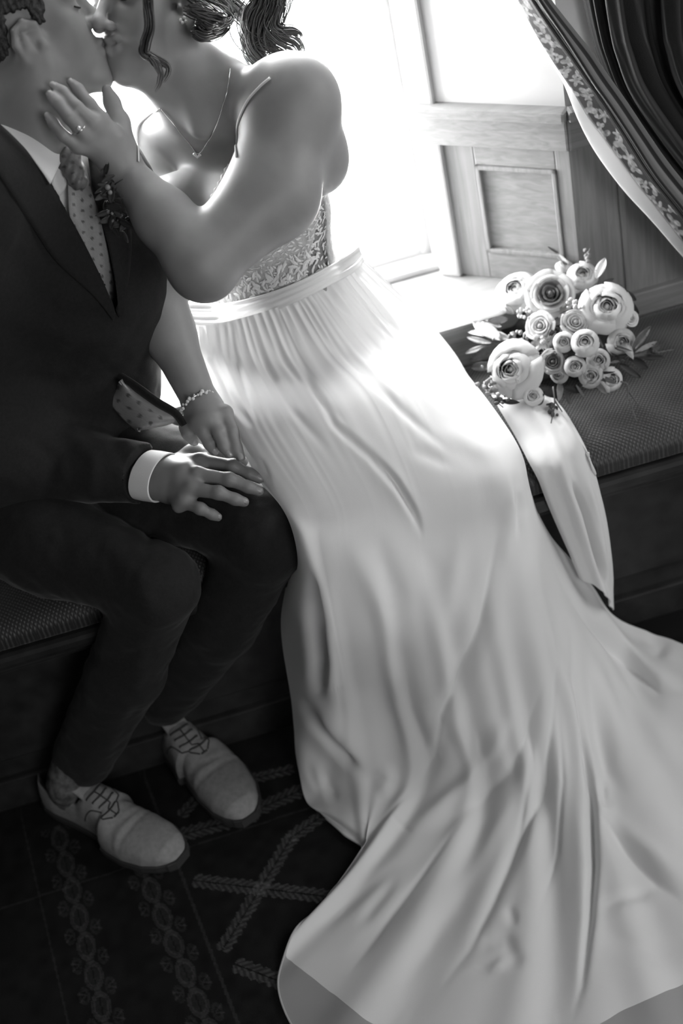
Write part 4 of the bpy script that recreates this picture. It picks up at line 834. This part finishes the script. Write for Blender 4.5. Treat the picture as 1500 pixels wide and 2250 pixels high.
for i, (l, sp) in enumerate((([(395, -50, 1.93), (432, -22, 1.95), (468, 4, 1.99), (497, 28, 2.03), (500, 52, 2.06)], .012), ([(412, 20, 1.915), (440, 30, 1.935), (470, 42, 1.97), (496, 48, 2.01), (506, 30, 2.05)], .009),
    ([(425, 70, 1.93), (448, 78, 1.95), (474, 72, 1.985), (498, 52, 2.02), (508, 20, 2.05)], .007), ([(400, -60, 1.92), (450, -35, 1.94), (490, -5, 1.98), (508, 25, 2.02)], .012), ([(436, 48, 1.93), (458, 58, 1.95), (482, 58, 1.98), (503, 36, 2.03)], .009))):
    lock(HY(l), 70, sp*.9, .0010, M_haird, 'swept_lock', hair, 80+i, .0004)
HK = [([(572, -60, 2.05), (568, 0, 2.05), (550, 32, 2.05), (546, 63, 2.05), (566, 92, 2.05), (612, 111, 2.05), (643, 135, 2.05), (660, 152, 2.06)], .0085), ([(615, -60, 2.04), (612, 0, 2.04), (604, 31, 2.04), (602, 56, 2.04), (620, 82, 2.04), (650, 98, 2.04), (657, 120, 2.05), (640, 138, 2.05)], .0085),
      ([(590, -60, 2.045), (582, 0, 2.045), (563, 47, 2.045), (556, 82, 2.045), (566, 116, 2.05), (594, 144, 2.05), (628, 158, 2.05), (656, 160, 2.06)], .009), ([(602, -60, 2.05), (598, 0, 2.05), (586, 40, 2.05), (582, 75, 2.05), (598, 104, 2.05), (626, 122, 2.05), (648, 128, 2.06)], .010),
      ([(616, -60, 2.04), (614, 10, 2.035), (606, 50, 2.035), (618, 66, 2.035), (642, 66, 2.035), (660, 76, 2.04), (655, 92, 2.04)], .005), ([(560, 60, 2.06), (552, 90, 2.06), (558, 125, 2.06), (585, 150, 2.06), (625, 158, 2.06), (658, 158, 2.06)], .0075), ([(580, -60, 2.06), (560, 10, 2.06), (540, 45, 2.06), (534, 75, 2.06), (540, 105, 2.06), (556, 130, 2.06)], .005)]
PRE = [bh.p(-.085, .0, .075), bh.p(-.135, -.01, .085), bh.p(-.175, -.03, .07)]
for i, (l, sp) in enumerate(HK): lock(PRE+HY(l), 80, sp*1.35, .0011, M_hairm, 'hair_curl', hair, 30+i, .0012)
cY = 1.885
lock([bh.p(.045, .062, .066), bh.p(.066, .062, .05)]+HY([(322, -30, 1.90), (326, 20, 1.895), (328, 60, cY), (318, 95, cY), (316, 118, cY), (340, 132, cY), (365, 145, cY), (368, 162, cY), (352, 190, cY)]), 34, .0055, .0011, M_hair, 'cheek_curl', hair, 50, .001)
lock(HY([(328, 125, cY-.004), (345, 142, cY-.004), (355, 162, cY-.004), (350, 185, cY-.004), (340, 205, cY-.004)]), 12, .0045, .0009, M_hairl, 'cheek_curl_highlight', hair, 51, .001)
pts = [bh.p(.083, .018, .0135), bh.p(.0885, .034, .0075), bh.p(.081, .050, .013)]; mk('eyelashes', *tubev(catmull(pts, 10), .0016, 6), M_dark, bride)
pts = [bh.p(.090, .012, .032), bh.p(.0905, .034, .039), bh.p(.074, .054, .033)]; mk('eyebrow', *tubev(catmull(pts, 10), [.001, .002, .0024, .0026, .0026, .0025, .0023, .002, .0015, .0008], 6, flat=.6), M_dark, bride)
# ---------------------------------------------------------------- his shoes, worn (children of the groom)
M_shoe = mat('pale_suede_leather', .25, .75, .25, noise=.12, nscale=120, bump=.2, bscale=600); M_sole = mat('dark_sole', .035, .7); M_lace_d = mat('dark_laces', .035, .8); M_sock = mat('patterned_sock', .10, .9, .2, noise=.7, nscale=70)
def make_shoe(heel_px, toe_px, side):
    h0, t0 = AZ(*heel_px, 0.0), AZ(*toe_px, 0.0); L = np.linalg.norm(t0-h0); fx = unit(t0-h0); fy = np.cross([0, 0, 1.], fx)
    W = lambda P: h0+P[..., :1]*fx+P[..., 1:2]*fy+P[..., 2:]*np.array([0, 0, 1.])
    ts = np.r_[np.linspace(0, .06, 8), np.linspace(.08, .94, 70), np.linspace(.95, 1, 10)]
    def wid(t): return np.interp(t, [0, .02, .06, .15, .3, .45, .6, .72, .85, .93, .97, 1], [.012, .020, .0285, .033, .033, .036, .045, .0485, .044, .034, .024, .012])
    def hei(t): return np.interp(t, [0, .05, .2, .34, .40, .47, .6, .72, .85, .94, 1], [.070, .072, .060, .064, .086, .083, .066, .053, .047, .040, .018])
    def cen(t): return side*.008*np.sin(np.pi*np.clip((t-.1)/.9, 0, 1))*np.where(t > .55, -1, .6)*.8
    n = 33; V = []
    for t in ts:
        w, h = wid(t), hei(t); op = .0 if t > .385 else np.interp(t, [0, .04, .12, .30, .385], [.2, .62, .78, .76, .55])
        a = np.linspace(0, np.pi, n)
        if t > .385: y = w*np.sign(np.cos(a))*np.abs(np.cos(a))**.75; z = .016+(h-.016)*np.abs(np.sin(a))**.8
        else:
            s = np.linspace(-1, 1, n); k = np.abs(s); up = 1-k     # two side walls curving in to the collar, then down inside
            y = np.sign(s+1e-9)*w*np.where(k > .4, 1-(1-op)*((1-k)/.6)**2.2, op*.92); z = np.where(k > .4, .016+(h-.016)*((1-k)/.6)**.8, h-(.4-k)/.4*.035)
            y = np.where(k < .15, y*k/.15, y)
            y = y[::-1]; z = z[::-1]
        V.append(np.stack([np.full(n, t*L), y+cen(t), z], -1))
    V = np.array(V); Tt = np.repeat(ts, n).reshape(len(ts), n)
    cr = -.0022*np.exp(-((Tt-.66-.02*np.sin(V[..., 1]*60))/.016)**2)-.0018*np.exp(-((Tt-.71)/.014)**2)+.0016*np.exp(-((Tt-.685)/.012)**2)-.0012*np.exp(-((Tt-.62)/.014)**2)
    V[..., 2] += cr*(V[..., 2] > .03)
    sh = mk('shoe', W(V.reshape(-1, 3)), gridf(len(ts), n), M_shoe, groom, label='pale lace-up dress shoe')
    # sole with welt and heel
    out = [(t*L, wid(t)+.0035, 1) for t in ts]+[(t*L, -(wid(t)+.0035), 1) for t in ts[::-1]]; O_ = np.array([[x+(-.003 if x < .01 else (.003 if x > L-.01 else 0)), y+cen(x/L), 0] for x, y, _ in out]); m = len(O_)
    SV = np.concatenate([W(O_*[1, .94, 1]+[0, 0, .0]), W(O_+[0, 0, .006]), W(O_+[0, 0, .016]), W(O_*[1, .93, 1]+[0, 0, .018])])
    SF = [[k*m+j, k*m+(j+1) % m, (k+1)*m+(j+1) % m, (k+1)*m+j] for k in range(3) for j in range(m)]+[list(range(m))[::-1], [3*m+j for j in range(m)]]
    mk('sole', SV, SF, M_sole, sh, smooth=False)
    top = lambda t, y: np.array([t*L, y+cen(t), .016+(hei(t)-.016)*max(0, 1-(abs(y)/wid(t))**2.6)**.42])
    # laces: three bars across, the closed slit of the facing, the edges of the quarters
    for k, t in enumerate((.445, .488, .531, .574)):
        P = W(np.array([top(t+.012*abs(s)**2*-1, s*.017)+[0, 0, .002] for s in np.linspace(-1, 1, 11)])); mk('lace', *tubev(P, .0012, 6), M_lace_d, sh)
    P = W(np.array([top(t, .0005)+[0, 0, .0008] for t in np.linspace(.445, .612, 14)])); mk('facing_slit', *tubev(P, .0011, 6), M_lace_d, sh)
    P = W(np.array([top(.615, s*.006)+[0, 0, .0012] for s in np.linspace(-1, 1, 7)])); mk('bar_tack', *tubev(P, .0013, 6), M_lace_d, sh)
    for s in (-1, 1):
        P = W(np.array([top(t, s*y)+[0, 0, .0006] for t, y in zip(np.linspace(.42, .61, 16), np.interp(np.linspace(0, 1, 16), [0, .3, .8, 1], [.034, .026, .019, .008]))])); mk('quarter_seam', *tubev(P, .0012, 6), M_lace_d, sh)
        for t in (.445, .488, .531, .574):
            p = W(top(t-.012, s*.0175)+np.array([0, 0, .0012])); bm = bmesh.new(); bmesh.ops.create_icosphere(bm, subdivisions=1, radius=.0016); mk('eyelet', np.array([v.co[:] for v in bm.verts])+p, [[v.index for v in f.verts] for f in bm.faces], M_lace_d, sh); bm.free()
    # broken curved line of the tongue rising above the laces
    tg = np.array([[[t*L, s*.02+cen(.4), hei(.41)+(.41-t)*L*.55-.25*abs(s*.02)] for s in np.linspace(-1, 1, 9)] for t in np.linspace(.33, .43, 8)]); V, Fc = thick(W(tg.reshape(-1, 3)), 8, 9, .003); mk('tongue', V, Fc, M_shoe, sh)
    return W
Wr = make_shoe((113, 1752), (402, 1893), 1); Wl = make_shoe((335, 1572), (551, 1806), -1)
for W_, ank in ((Wr, ankR), (Wl, ankL)):
    P = catmull([ank+np.array([0, 0, .06]), W_(np.array([.075, 0, .085])), W_(np.array([.07, 0, .05])), W_(np.array([.085, 0, .03]))], 20); V, Fc = tubev(P, np.interp(np.linspace(0, 1, 20), [0, .4, 1], [.036, .034, .028]), 20); mk('sock', V, Fc, M_sock, groom, label='speckled pale sock')
# pocket square and buttonhole sprig
ps = np.array([AY(278, 505, 1.905), AY(290, 490, 1.905), AY(299, 512, 1.90), AY(281, 534, 1.90)]); c_ = ps.mean(0)
g = np.array([[ps[0]*(1-a)*(1-b)+ps[1]*a*(1-b)+ps[2]*a*b+ps[3]*(1-a)*b-FWD*.004*math.sin(a*9) for a in np.linspace(0, 1, 10)] for b in np.linspace(0, 1, 10)])
mk('pocket_square', *thick(g.reshape(-1, 3), 10, 10, .002), M_shirt, groom, label='white folded pocket square')
M_leaf = mat('leaf', .10, .5, .4, noise=.3, nscale=120, trans=.3); M_leafl = mat('pale_leaf', .30, .5, .4, noise=.25, nscale=120, trans=.35); M_leafd = mat('dark_sprig', .028, .6); M_stem = mat('stem', .10, .6)
def leafmesh(l, w, bend=.2, nl=9, nw=5):
    t = np.linspace(0, 1, nl); wd = w*.5*np.sin(np.pi*np.clip(t*.94+.05, 0, 1))**.75; s = np.linspace(-1, 1, nw)
    P = np.array([[[a*l, b*wd[i], .18*w*abs(b)+bend*l*(a*a)*-.6] for b in s] for i, a in enumerate(t)]); V, Fc = thick(P.reshape(-1, 3), nl, nw, .0006); return V, Fc
def place(V, p, d, n):
    d = unit(d); n = unit(n-d*(n @ d)); return p+V[:, :1]*d+V[:, 1:2]*np.cross(n, d)+V[:, 2:]*n
bt = empty('boutonniere', AY(245, 455, 1.86)); bt.parent = groom; bt['label'] = 'sprig of dark leaves and berries on his lapel'
bt.location = (0, 0, 0)
bY = 1.83; stemP = catmull([AY(232, 390, bY), AY(246, 432, bY), AY(262, 476, bY), AY(270, 500, bY)], 16); mk('stem', *tubev(stemP, .0013, 6), M_leafd, bt)
l0 = leafmesh(.034, .013)
rb = np.random.default_rng(5)
for k in range(34):
    p = stemP[rb.integers(0, 14)]+rb.normal(0, .007, 3); a = rb.uniform(0, 2*np.pi); d = math.cos(a)*PX+math.sin(a)*PY-.5*FWD; mk('leaf', place(l0[0]*rb.uniform(.4, .8), p-FWD*.006, d, -FWD+.5*rb.normal(0, 1, 3)), l0[1], M_leafd if k % 4 else M_leaf, bt)
def ball(name, p, r, m, parent, sub=2):
    bm = bmesh.new(); bmesh.ops.create_icosphere(bm, subdivisions=sub, radius=r); o = mk(name, np.array([v.co[:] for v in bm.verts]), [[v.index for v in f.verts] for f in bm.faces], m, parent); bm.free(); o.location = p; return o
bb = ball('berry', stemP[5]-FWD*.012, .0042, M_leafl, bt)
for k in range(9):
    o = bb.copy(); COL.objects.link(o); o.location = stemP[rb.integers(1, 12)]+rb.normal(0, .007, 3)-FWD*.014; o.scale = (rb.uniform(.5, 1),)*3
# ---------------------------------------------------------------- the bouquet on the seat
bq = empty('bouquet', AZ(1245, 800, .47), label='bouquet of pale roses and loose greenery on the window seat', cat='bouquet')
bq.location = (0, 0, 0)
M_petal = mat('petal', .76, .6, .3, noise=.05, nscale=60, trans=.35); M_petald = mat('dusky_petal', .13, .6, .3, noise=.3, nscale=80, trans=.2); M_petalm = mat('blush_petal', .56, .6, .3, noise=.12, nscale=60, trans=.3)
def petal(rad0, rad1, H, Wd, seed, cup=False, lip=.09):
    rr_ = np.random.default_rng(seed); na, nb = 9, 9; P = np.zeros((nb, na, 3)); f1, f2 = rr_.uniform(0, 6, 2)
    for i, b in enumerate(np.linspace(0, 1, nb)):
        for j, a in enumerate(np.linspace(-1, 1, na)):
            th = a*Wd*.5*(.55+.45*math.sin(math.pi*min(1, b*.62+.12))); edge = 1-.13*a*a*b
            h = H*b*edge; ro = rad0+(rad1-rad0)*(math.sin(min(1, b*1.5)*math.pi/2) if cup else b**1.3)
            if cup:
                if b > .55: ro -= .42*rad1*((b-.55)/.45)**2*(1+.15*math.sin(a*3+f1))
            elif b > .72: ro += lip*rad1*((b-.72)/.28)**2*(1+.25*math.sin(a*4+f1)); h -= .10*H*((b-.72)/.28)**2
            h += .025*H*math.sin(a*5+f2)*b; P[i, j] = (ro*math.cos(th), ro*math.sin(th), h)
    return thick(P.reshape(-1, 3), nb, na, .012)
PM = {}
def petal_data(key, args, m):
    if key not in PM:
        V, Fc = petal(*args); o = mk('petal', V, Fc, m); PM[key] = o.data; bpy.data.objects.remove(o)
    return PM[key]
LAY = [(.05, .13, .84, 3.2, 4), (.10, .27, .88, 2.6, 5), (.17, .43, .88, 2.3, 6), (.24, .62, .82, 2.0, 7), (.28, .82, .70, 1.8, 7), (.30, 1.0, .50, 1.7, 7)]
CUP = [(.05, .13, .84, 3.2, 4), (.10, .26, .92, 2.8, 4), (.2, .42, 1.0, 2.5, 5), (.3, .62, 1.02, 2.3, 5), (.38, .82, .96, 2.2, 5), (.42, 1.0, .80, 2.1, 6)]
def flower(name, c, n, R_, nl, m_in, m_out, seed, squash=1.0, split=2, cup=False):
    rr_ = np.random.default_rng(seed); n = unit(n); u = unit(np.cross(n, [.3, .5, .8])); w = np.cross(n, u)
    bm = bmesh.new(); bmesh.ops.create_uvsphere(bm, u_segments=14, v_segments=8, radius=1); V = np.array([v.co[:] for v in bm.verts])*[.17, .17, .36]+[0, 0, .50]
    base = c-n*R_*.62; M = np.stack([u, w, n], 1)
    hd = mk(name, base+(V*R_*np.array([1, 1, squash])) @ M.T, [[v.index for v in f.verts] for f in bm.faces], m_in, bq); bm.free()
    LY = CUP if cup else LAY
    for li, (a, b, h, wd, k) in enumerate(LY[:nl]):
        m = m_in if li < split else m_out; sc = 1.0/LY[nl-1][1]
        for q_ in range(k):
            dat = petal_data((li, q_ % 3, m.name, cup), (a, b, h, wd, li*10+q_, cup), m); o = bpy.data.objects.new('petal', dat); COL.objects.link(o); o.parent = hd
            ang = q_*2*math.pi/k+li*.7+rr_.normal(0, .22); sc_ = rr_.uniform(.88, 1.06); ca, sa = math.cos(ang), math.sin(ang); Rz = np.array([[ca, -sa, 0], [sa, ca, 0], [0, 0, 1]])
            A = M @ Rz @ np.diag([R_*sc*sc_, R_*sc*sc_, R_*squash*rr_.uniform(.90, 1.07)]); mt = Matrix.Identity(4)
            for i in range(3):
                for j in range(3): mt[i][j] = A[i, j]
                mt[i][3] = base[i]
            o.matrix_world = mt
    return hd
Bc = AZ(1240, 760, .50)
FL = [  # px, py, z, radius px, layers, inner, outer, dark layers, name
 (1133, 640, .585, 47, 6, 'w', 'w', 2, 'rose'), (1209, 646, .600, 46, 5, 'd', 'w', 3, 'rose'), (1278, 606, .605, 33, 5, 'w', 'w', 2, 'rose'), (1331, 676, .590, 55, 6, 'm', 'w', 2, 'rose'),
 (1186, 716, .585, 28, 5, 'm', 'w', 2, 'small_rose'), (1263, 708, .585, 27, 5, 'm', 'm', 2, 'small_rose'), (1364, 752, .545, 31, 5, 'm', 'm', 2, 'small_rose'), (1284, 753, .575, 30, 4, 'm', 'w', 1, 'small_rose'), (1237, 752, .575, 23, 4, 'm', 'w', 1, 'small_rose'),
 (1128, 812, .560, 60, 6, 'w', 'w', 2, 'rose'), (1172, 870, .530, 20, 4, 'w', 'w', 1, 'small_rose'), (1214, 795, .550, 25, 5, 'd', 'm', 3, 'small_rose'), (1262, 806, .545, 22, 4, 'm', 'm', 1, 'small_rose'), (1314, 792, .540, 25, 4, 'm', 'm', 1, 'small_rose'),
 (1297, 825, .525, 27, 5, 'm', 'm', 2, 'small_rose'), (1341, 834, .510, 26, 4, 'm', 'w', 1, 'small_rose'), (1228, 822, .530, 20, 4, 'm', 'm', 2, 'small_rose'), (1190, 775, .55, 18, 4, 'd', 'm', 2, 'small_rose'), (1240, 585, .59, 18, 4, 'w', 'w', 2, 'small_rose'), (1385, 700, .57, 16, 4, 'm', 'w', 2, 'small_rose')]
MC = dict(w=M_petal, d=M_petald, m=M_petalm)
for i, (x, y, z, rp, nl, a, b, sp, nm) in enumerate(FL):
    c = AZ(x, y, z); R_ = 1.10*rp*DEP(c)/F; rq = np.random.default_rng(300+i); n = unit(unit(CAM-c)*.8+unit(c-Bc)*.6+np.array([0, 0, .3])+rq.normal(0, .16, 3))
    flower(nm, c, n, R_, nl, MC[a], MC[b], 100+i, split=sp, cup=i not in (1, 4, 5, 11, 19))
# core of stems and green under the flowers, so that no daylight shows through
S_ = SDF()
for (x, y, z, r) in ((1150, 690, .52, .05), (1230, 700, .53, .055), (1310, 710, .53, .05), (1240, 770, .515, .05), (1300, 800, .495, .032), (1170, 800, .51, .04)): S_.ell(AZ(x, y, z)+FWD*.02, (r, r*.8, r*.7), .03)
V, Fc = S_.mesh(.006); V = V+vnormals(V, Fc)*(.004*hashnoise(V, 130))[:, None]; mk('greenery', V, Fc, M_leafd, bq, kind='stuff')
rl = np.random.default_rng(11); LM = [leafmesh(1, .30, .25), leafmesh(1, .16, .4), leafmesh(1, .42, .15)]
def leaf_at(px0, px1, z0, z1, shape, m, name='leaf', wn=None):
    a, b = AZ(*px0, z0), AZ(*px1, z1); l = np.linalg.norm(b-a); V, Fc = LM[shape]; o = mk(name, place(V*l*np.array([1, 1, 1]), a, b-a, unit(CAM-a)+rl.normal(0, .3, 3) if wn is None else wn), Fc, m, bq); return o
for a, b, z0, z1, s, m in [((1090, 742), (1018, 716), .56, .555, 1, M_leafl), ((1080, 752), (1014, 744), .55, .54, 1, M_leafl), ((1100, 748), (1035, 700), .56, .57, 0, M_leafl), ((1075, 760), (1012, 775), .54, .52, 1, M_leafl), ((1110, 752), (1030, 795), .55, .52, 0, M_leaf), ((1120, 745), (1060, 730), .56, .56, 0, M_leafl),
   ((1085, 800), (1030, 810), .54, .52, 0, M_leaf), ((1115, 700), (1070, 706), .57, .57, 2, M_leafl), ((1310, 612), (1329, 566), .62, .64, 2, M_petal), ((1322, 622), (1350, 612), .61, .61, 0, M_leaf), ((1340, 625), (1365, 628), .60, .60, 1, M_leaf), ((1370, 655), (1405, 690), .59, .56, 0, M_leafd), ((1365, 640), (1398, 660), .59, .57, 2, M_leafd),
   ((1390, 770), (1428, 715), .54, .57, 0, M_leaf), ((1390, 780), (1475, 762), .53, .50, 1, M_leaf), ((1400, 782), (1470, 790), .52, .49, 1, M_leafd), ((1395, 775), (1450, 745), .53, .53, 1, M_leafl), ((1380, 790), (1430, 808), .52, .485, 0, M_leafd), ((1360, 800), (1410, 830), .52, .49, 0, M_leafd),
   ((1230, 560), (1206, 543), .60, .62, 1, M_leaf), ((1250, 580), (1222, 556), .60, .61, 1, M_leafl), ((1130, 690), (1110, 668), .57, .58, 0, M_leafd), ((1150, 720), (1180, 690), .57, .58, 0, M_leafd), ((1095, 790), (1104, 815), .57, .565, 0, M_leafd), ((1180, 850), (1230, 872), .52, .50, 2, M_leafd), ((1235, 850), (1280, 862), .51, .49, 0, M_leafd), ((1265, 845), (1285, 875), .51, .485, 1, M_leafl),
   ((1300, 735), (1325, 765), .55, .54, 2, M_leafd), ((1205, 725), (1240, 715), .57, .58, 0, M_leafd), ((1090, 868), (1060, 850), .53, .53, 0, M_leafl), ((1100, 880), (1140, 885), .52, .52, 0, M_leafd), ((1230, 690), (1270, 672), .58, .59, 1, M_leafd), ((1195, 860), (1150, 890), .52, .51, 0, M_leafd)]:
    leaf_at(a, b, z0, z1, s, m)
for k in range(46):
    a0 = rl.uniform(0, 2*np.pi); cx_, cy_ = 1225+150*math.cos(a0)*rl.uniform(.75, 1.0), 735+135*math.sin(a0)*rl.uniform(.75, 1.0)
    if cy_ > 880 or cy_ < 615: continue
    z0 = np.interp(cy_, [600, 880], [.60, .50]); L_ = rl.uniform(18, 44); aa = a0+rl.normal(0, .6); leaf_at((cx_, cy_), (cx_+L_*math.cos(aa), cy_+L_*math.sin(aa)), z0, z0+rl.uniform(-.012, .012), int(rl.integers(0, 2)), (M_leaf, M_leafl, M_leafd)[int(rl.integers(0, 3))])
for px in ([(1285, 590, .60), (1290, 565, .625), (1296, 545, .64)], [(1300, 840, .51), (1372, 840, .505), (1380, 870, .485), (1398, 925, .47)], [(1380, 870, .485), (1374, 900, .475)], [(1382, 862, .487), (1402, 890, .475)], [(1215, 850, .52), (1218, 890, .51), (1210, 930, .505)], [(1218, 880, .51), (1235, 905, .50)], [(1400, 780, .52), (1440, 775, .51), (1480, 768, .50)], [(1060, 850, .53), (1082, 875, .53), (1105, 895, .53)], [(1190, 540, .60), (1230, 570, .60), (1245, 600, .59)]):
    mk('twig', *tubev(catmull([AZ(*p) for p in px], 12), np.linspace(.0016, .0008, 12), 6), M_stem, bq)
# small filler flowers and buds: countable pieces in clusters
bud = None
for cx_, cy_, z, n, sx, sy, m in ((1128, 742, .56, 26, 34, 16, M_leafl), (1150, 690, .585, 12, 18, 12, M_petalm), (1260, 672, .60, 14, 16, 14, M_petalm), (1078, 848, .54, 26, 20, 26, M_leafl), (1100, 880, .53, 14, 18, 14, M_leaf), (1180, 745, .565, 14, 22, 14, M_petalm), (1215, 900, .505, 12, 14, 16, M_leaf), (1291, 560, .625, 9, 6, 16, M_leafl), (1225, 775, .55, 12, 26, 12, M_leaf), (1420, 770, .51, 14, 26, 16, M_leaf), (1220, 730, .575, 8, 16, 8, M_leafd)):
    for k in range(n):
        p = AZ(cx_+rl.normal(0, sx*.5), cy_+rl.normal(0, sy*.5), z+rl.uniform(-.004, .012)); bud = ball('bud', p, 1, m, bq, 1) if k == 0 else bud
        o = bud if k == 0 else bud.copy()
        if k: COL.objects.link(o)
        r = rl.uniform(.0022, .0048); o.location = p; o.scale = (r, r*rl.uniform(.7, 1), r*1.2); o.rotation_euler = tuple(rl.uniform(0, 3, 3))
# ---------------------------------------------------------------- the tied-back curtain
M_curt = mat('striped_brocade', .05, .7, .3, attr='tone', bump=.2, bscale=500); M_lin = mat('cream_curtain_lining', .8, .8, .2, trans=.6)
cur = empty('curtain', label='heavy striped brocade curtain tied back beside the window', cat='curtain')
def sheetgrid(lines, Ys, nu, nv, ripple=None, tie=None, top=(-.16, 0)):
    C_ = np.array([[AY(p[0], p[1], (Y[i] if np.ndim(Y) else Y)) for i, p in enumerate(l)] for l, Y in zip(lines, Ys)])
    if tie is not None:      # beyond the frame: up to the rail, and in to the tie-back
        up_ = np.array([[[c[0][0]+(top[0]+top[1]*k)*a, c[0][1], c[0][2]+(2.45-c[0][2])*a] for a in (1, .5, .15)] for k, c in enumerate(C_)])
        dn_ = np.array([[np.array(tie)+np.array([.035*k, .01*(k % 2), -.003*k])] for k in range(len(C_))]); C_ = np.concatenate([up_, C_, dn_], 1)
    g1 = cm_at(C_, np.linspace(0, len(C_)-1, nu)); g = np.swapaxes(cm_at(np.swapaxes(g1, 0, 1), np.linspace(0, C_.shape[1]-1, nv)), 0, 1)
    if ripple is not None: g = g+grid_normals(g)*ripple(np.linspace(0, len(C_)-1, nu)[:, None], np.linspace(0, C_.shape[1]-1, nv)[None, :])[..., None]
    return g
L0 = [(1105, -60), (1135, 0), (1172, 72), (1212, 141), (1239, 187), (1271, 267), (1308, 336), (1367, 416), (1433, 488), (1500, 565), (1570, 640)]
L1 = [(1107, -60), (1137, 0), (1175, 72), (1217, 140), (1249, 187), (1292, 256), (1338, 318), (1396, 398), (1452, 468), (1512, 545), (1580, 618)]
L2 = [(1135, -60), (1167, 0), (1213, 70), (1252, 125), (1287, 176), (1325, 232), (1367, 297), (1422, 383), (1478, 455), (1538, 530), (1605, 600)]
L3 = [(1155, -60), (1188, 0), (1240, 75), (1275, 128), (1308, 180), (1347, 235), (1392, 303), (1442, 380), (1500, 452), (1560, 525), (1625, 592)]
L4 = [(1165, -60), (1204, 0), (1262, 70), (1305, 117), (1341, 167), (1382, 225), (1433, 301), (1474, 355), (1535, 430), (1595, 500), (1660, 570)]
g = sheetgrid([L0, L1], [1.915, 1.905], 14, 260, None, (.90, 1.90, .492), (-.30, 0)); mk('lining', *thick(g.reshape(-1, 3), 14, 260, .002), M_lin, cur, label='pale lining along the curtain edge')
g = sheetgrid([L1, L2, L3, L4], [1.90, 1.875, 1.868, 1.905], 150, 560, lambda u, v: .004*np.sin(u*7.5+1)*np.clip(u-.8, 0, 1)+.003*np.cos(u*14)*np.clip(u-1, 0, 1), (.91, 1.895, .497), (-.30, .04))
U_, V_ = np.meshgrid(np.linspace(0, 3, 150), np.linspace(-3, 11, 560), indexing='ij')
P3 = np.stack([U_*.9, V_*1.6, 0*U_], -1)
fl_ = np.zeros_like(U_); rf = np.random.default_rng(21)
for k in range(-14, 46):       # woven flower heads and leaves along the leading edge
    cv, cu = .1+k*.215+rf.normal(0, .03), .40+.30*math.sin(k*1.9)+rf.normal(0, .08); a = rf.uniform(0, 3.14); du, dv = (U_-cu)*.72, (V_-cv)*1.15
    x_, y_ = du*math.cos(a)+dv*math.sin(a), -du*math.sin(a)+dv*math.cos(a); th = np.arctan2(y_, x_); r = np.hypot(x_, y_*(1.7 if k % 2 else 1)); fl_ = np.maximum(fl_, np.clip((.21*(1+.4*np.cos(th*(5 if k % 3 == 0 else 3)+k))-r)*24, 0, 1)*(.65+.5*hashnoise(P3, 9, k)))
tone = .018+.02*hashnoise(P3, 20)*0; tone = tone+fl_*.26*(U_ < .98)*np.clip((.95-U_)*8, 0, 1)
band = lambda c, w, v: v*np.exp(-((U_-c)/w)**2)
tone = tone+band(.04, .03, .10)+band(1.02, .02, .13)+band(1.10, .02, .09)+band(1.3, .015, .05)+band(1.45, .04, .03)+band(1.98, .035, .20)+(U_ > 2.0)*(U_ < 2.42)*.11+band(2.5, .03, -.09)+(U_ > 2.55)*.085
V, Fc = thick(g.reshape(-1, 3), 150, 560, .002); o = mk('front_fold', V, Fc, M_curt, cur); tn = np.clip(tone, .006, .5).ravel(); setcol(o, np.r_[tn, tn])
B0 = [(1270, -60), (1281, 0), (1297, 72), (1313, 125), (1345, 200), (1400, 280), (1480, 380), (1580, 480), (1680, 560)]
Bs = [B0]; 
for k, dx in enumerate((22, 50, 95, 150, 205, 260, 330)): Bs.append([(x+dx*(1-.05*i), y-(.12*dx)*(i > 2)) for i, (x, y) in enumerate(B0)])
g = sheetgrid(Bs, [1.985, 1.975, 1.965, 1.94, 1.968, 1.935, 1.96, 1.945], 190, 160, lambda u, v: (.010*np.sin(u*5.2+.5+v*.15)+.005*np.sin(u*11+v*.3))*np.clip(u-.6, 0, 1), (1.02, 1.93, .515), (-.06, .02)); U_, V_ = np.meshgrid(np.linspace(0, 7, 190), np.linspace(-3, 9, 160), indexing='ij')
tone = .013+0*U_
for c, w, v in ((.12, .04, .04), (.6, .16, .035), (.85, .02, .10), (2.0, .16, .04), (2.25, .02, .09), (2.4, .015, .07), (2.7, .1, .025), (3.4, .02, .05), (4.1, .10, .06), (4.32, .025, .20), (4.52, .12, .10), (4.7, .02, .12), (5.4, .03, .08), (6.0, .15, .04)): tone = tone+v*np.exp(-((U_-c-.02*V_)/w)**2)
V, Fc = thick(g.reshape(-1, 3), 190, 160, .002); o = mk('back_fold', V, Fc, M_curt, cur); tn = np.clip(tone, .006, .5).ravel(); setcol(o, np.r_[tn, tn])

# unseen tail beyond the right of the frame, added to block side light
pts_ = np.linspace(0, 1, 120); zs_ = np.linspace(.58, .476, 16); T_ = np.array([[[.98+.36*p*(.75+.5*(.58-z)/.11)+.01*math.sin(p*40), 1.92+.045*math.sin(p*38+z*2)*(.5+.5*(.58-z)/.11), z] for p in pts_] for z in zs_])
V, Fc = thick(T_.reshape(-1, 3), 16, 120, .003); o = mk('light_block_tail', V, Fc, M_curt, cur); tn = (.014+.05*(np.sin(pts_*60) > .7))[None, :].repeat(16, 0).ravel(); setcol(o, np.r_[tn, tn])
V, Fc = tubev([(.96, 1.87, .53), (1.12, 1.85, .56), (1.30, 1.88, .60), (1.38, 2.0, .64)], [.012]*4, 8); o = mk('tieback_cord', V, Fc, M_curt, cur); setcol(o, np.full(len(V), .08))
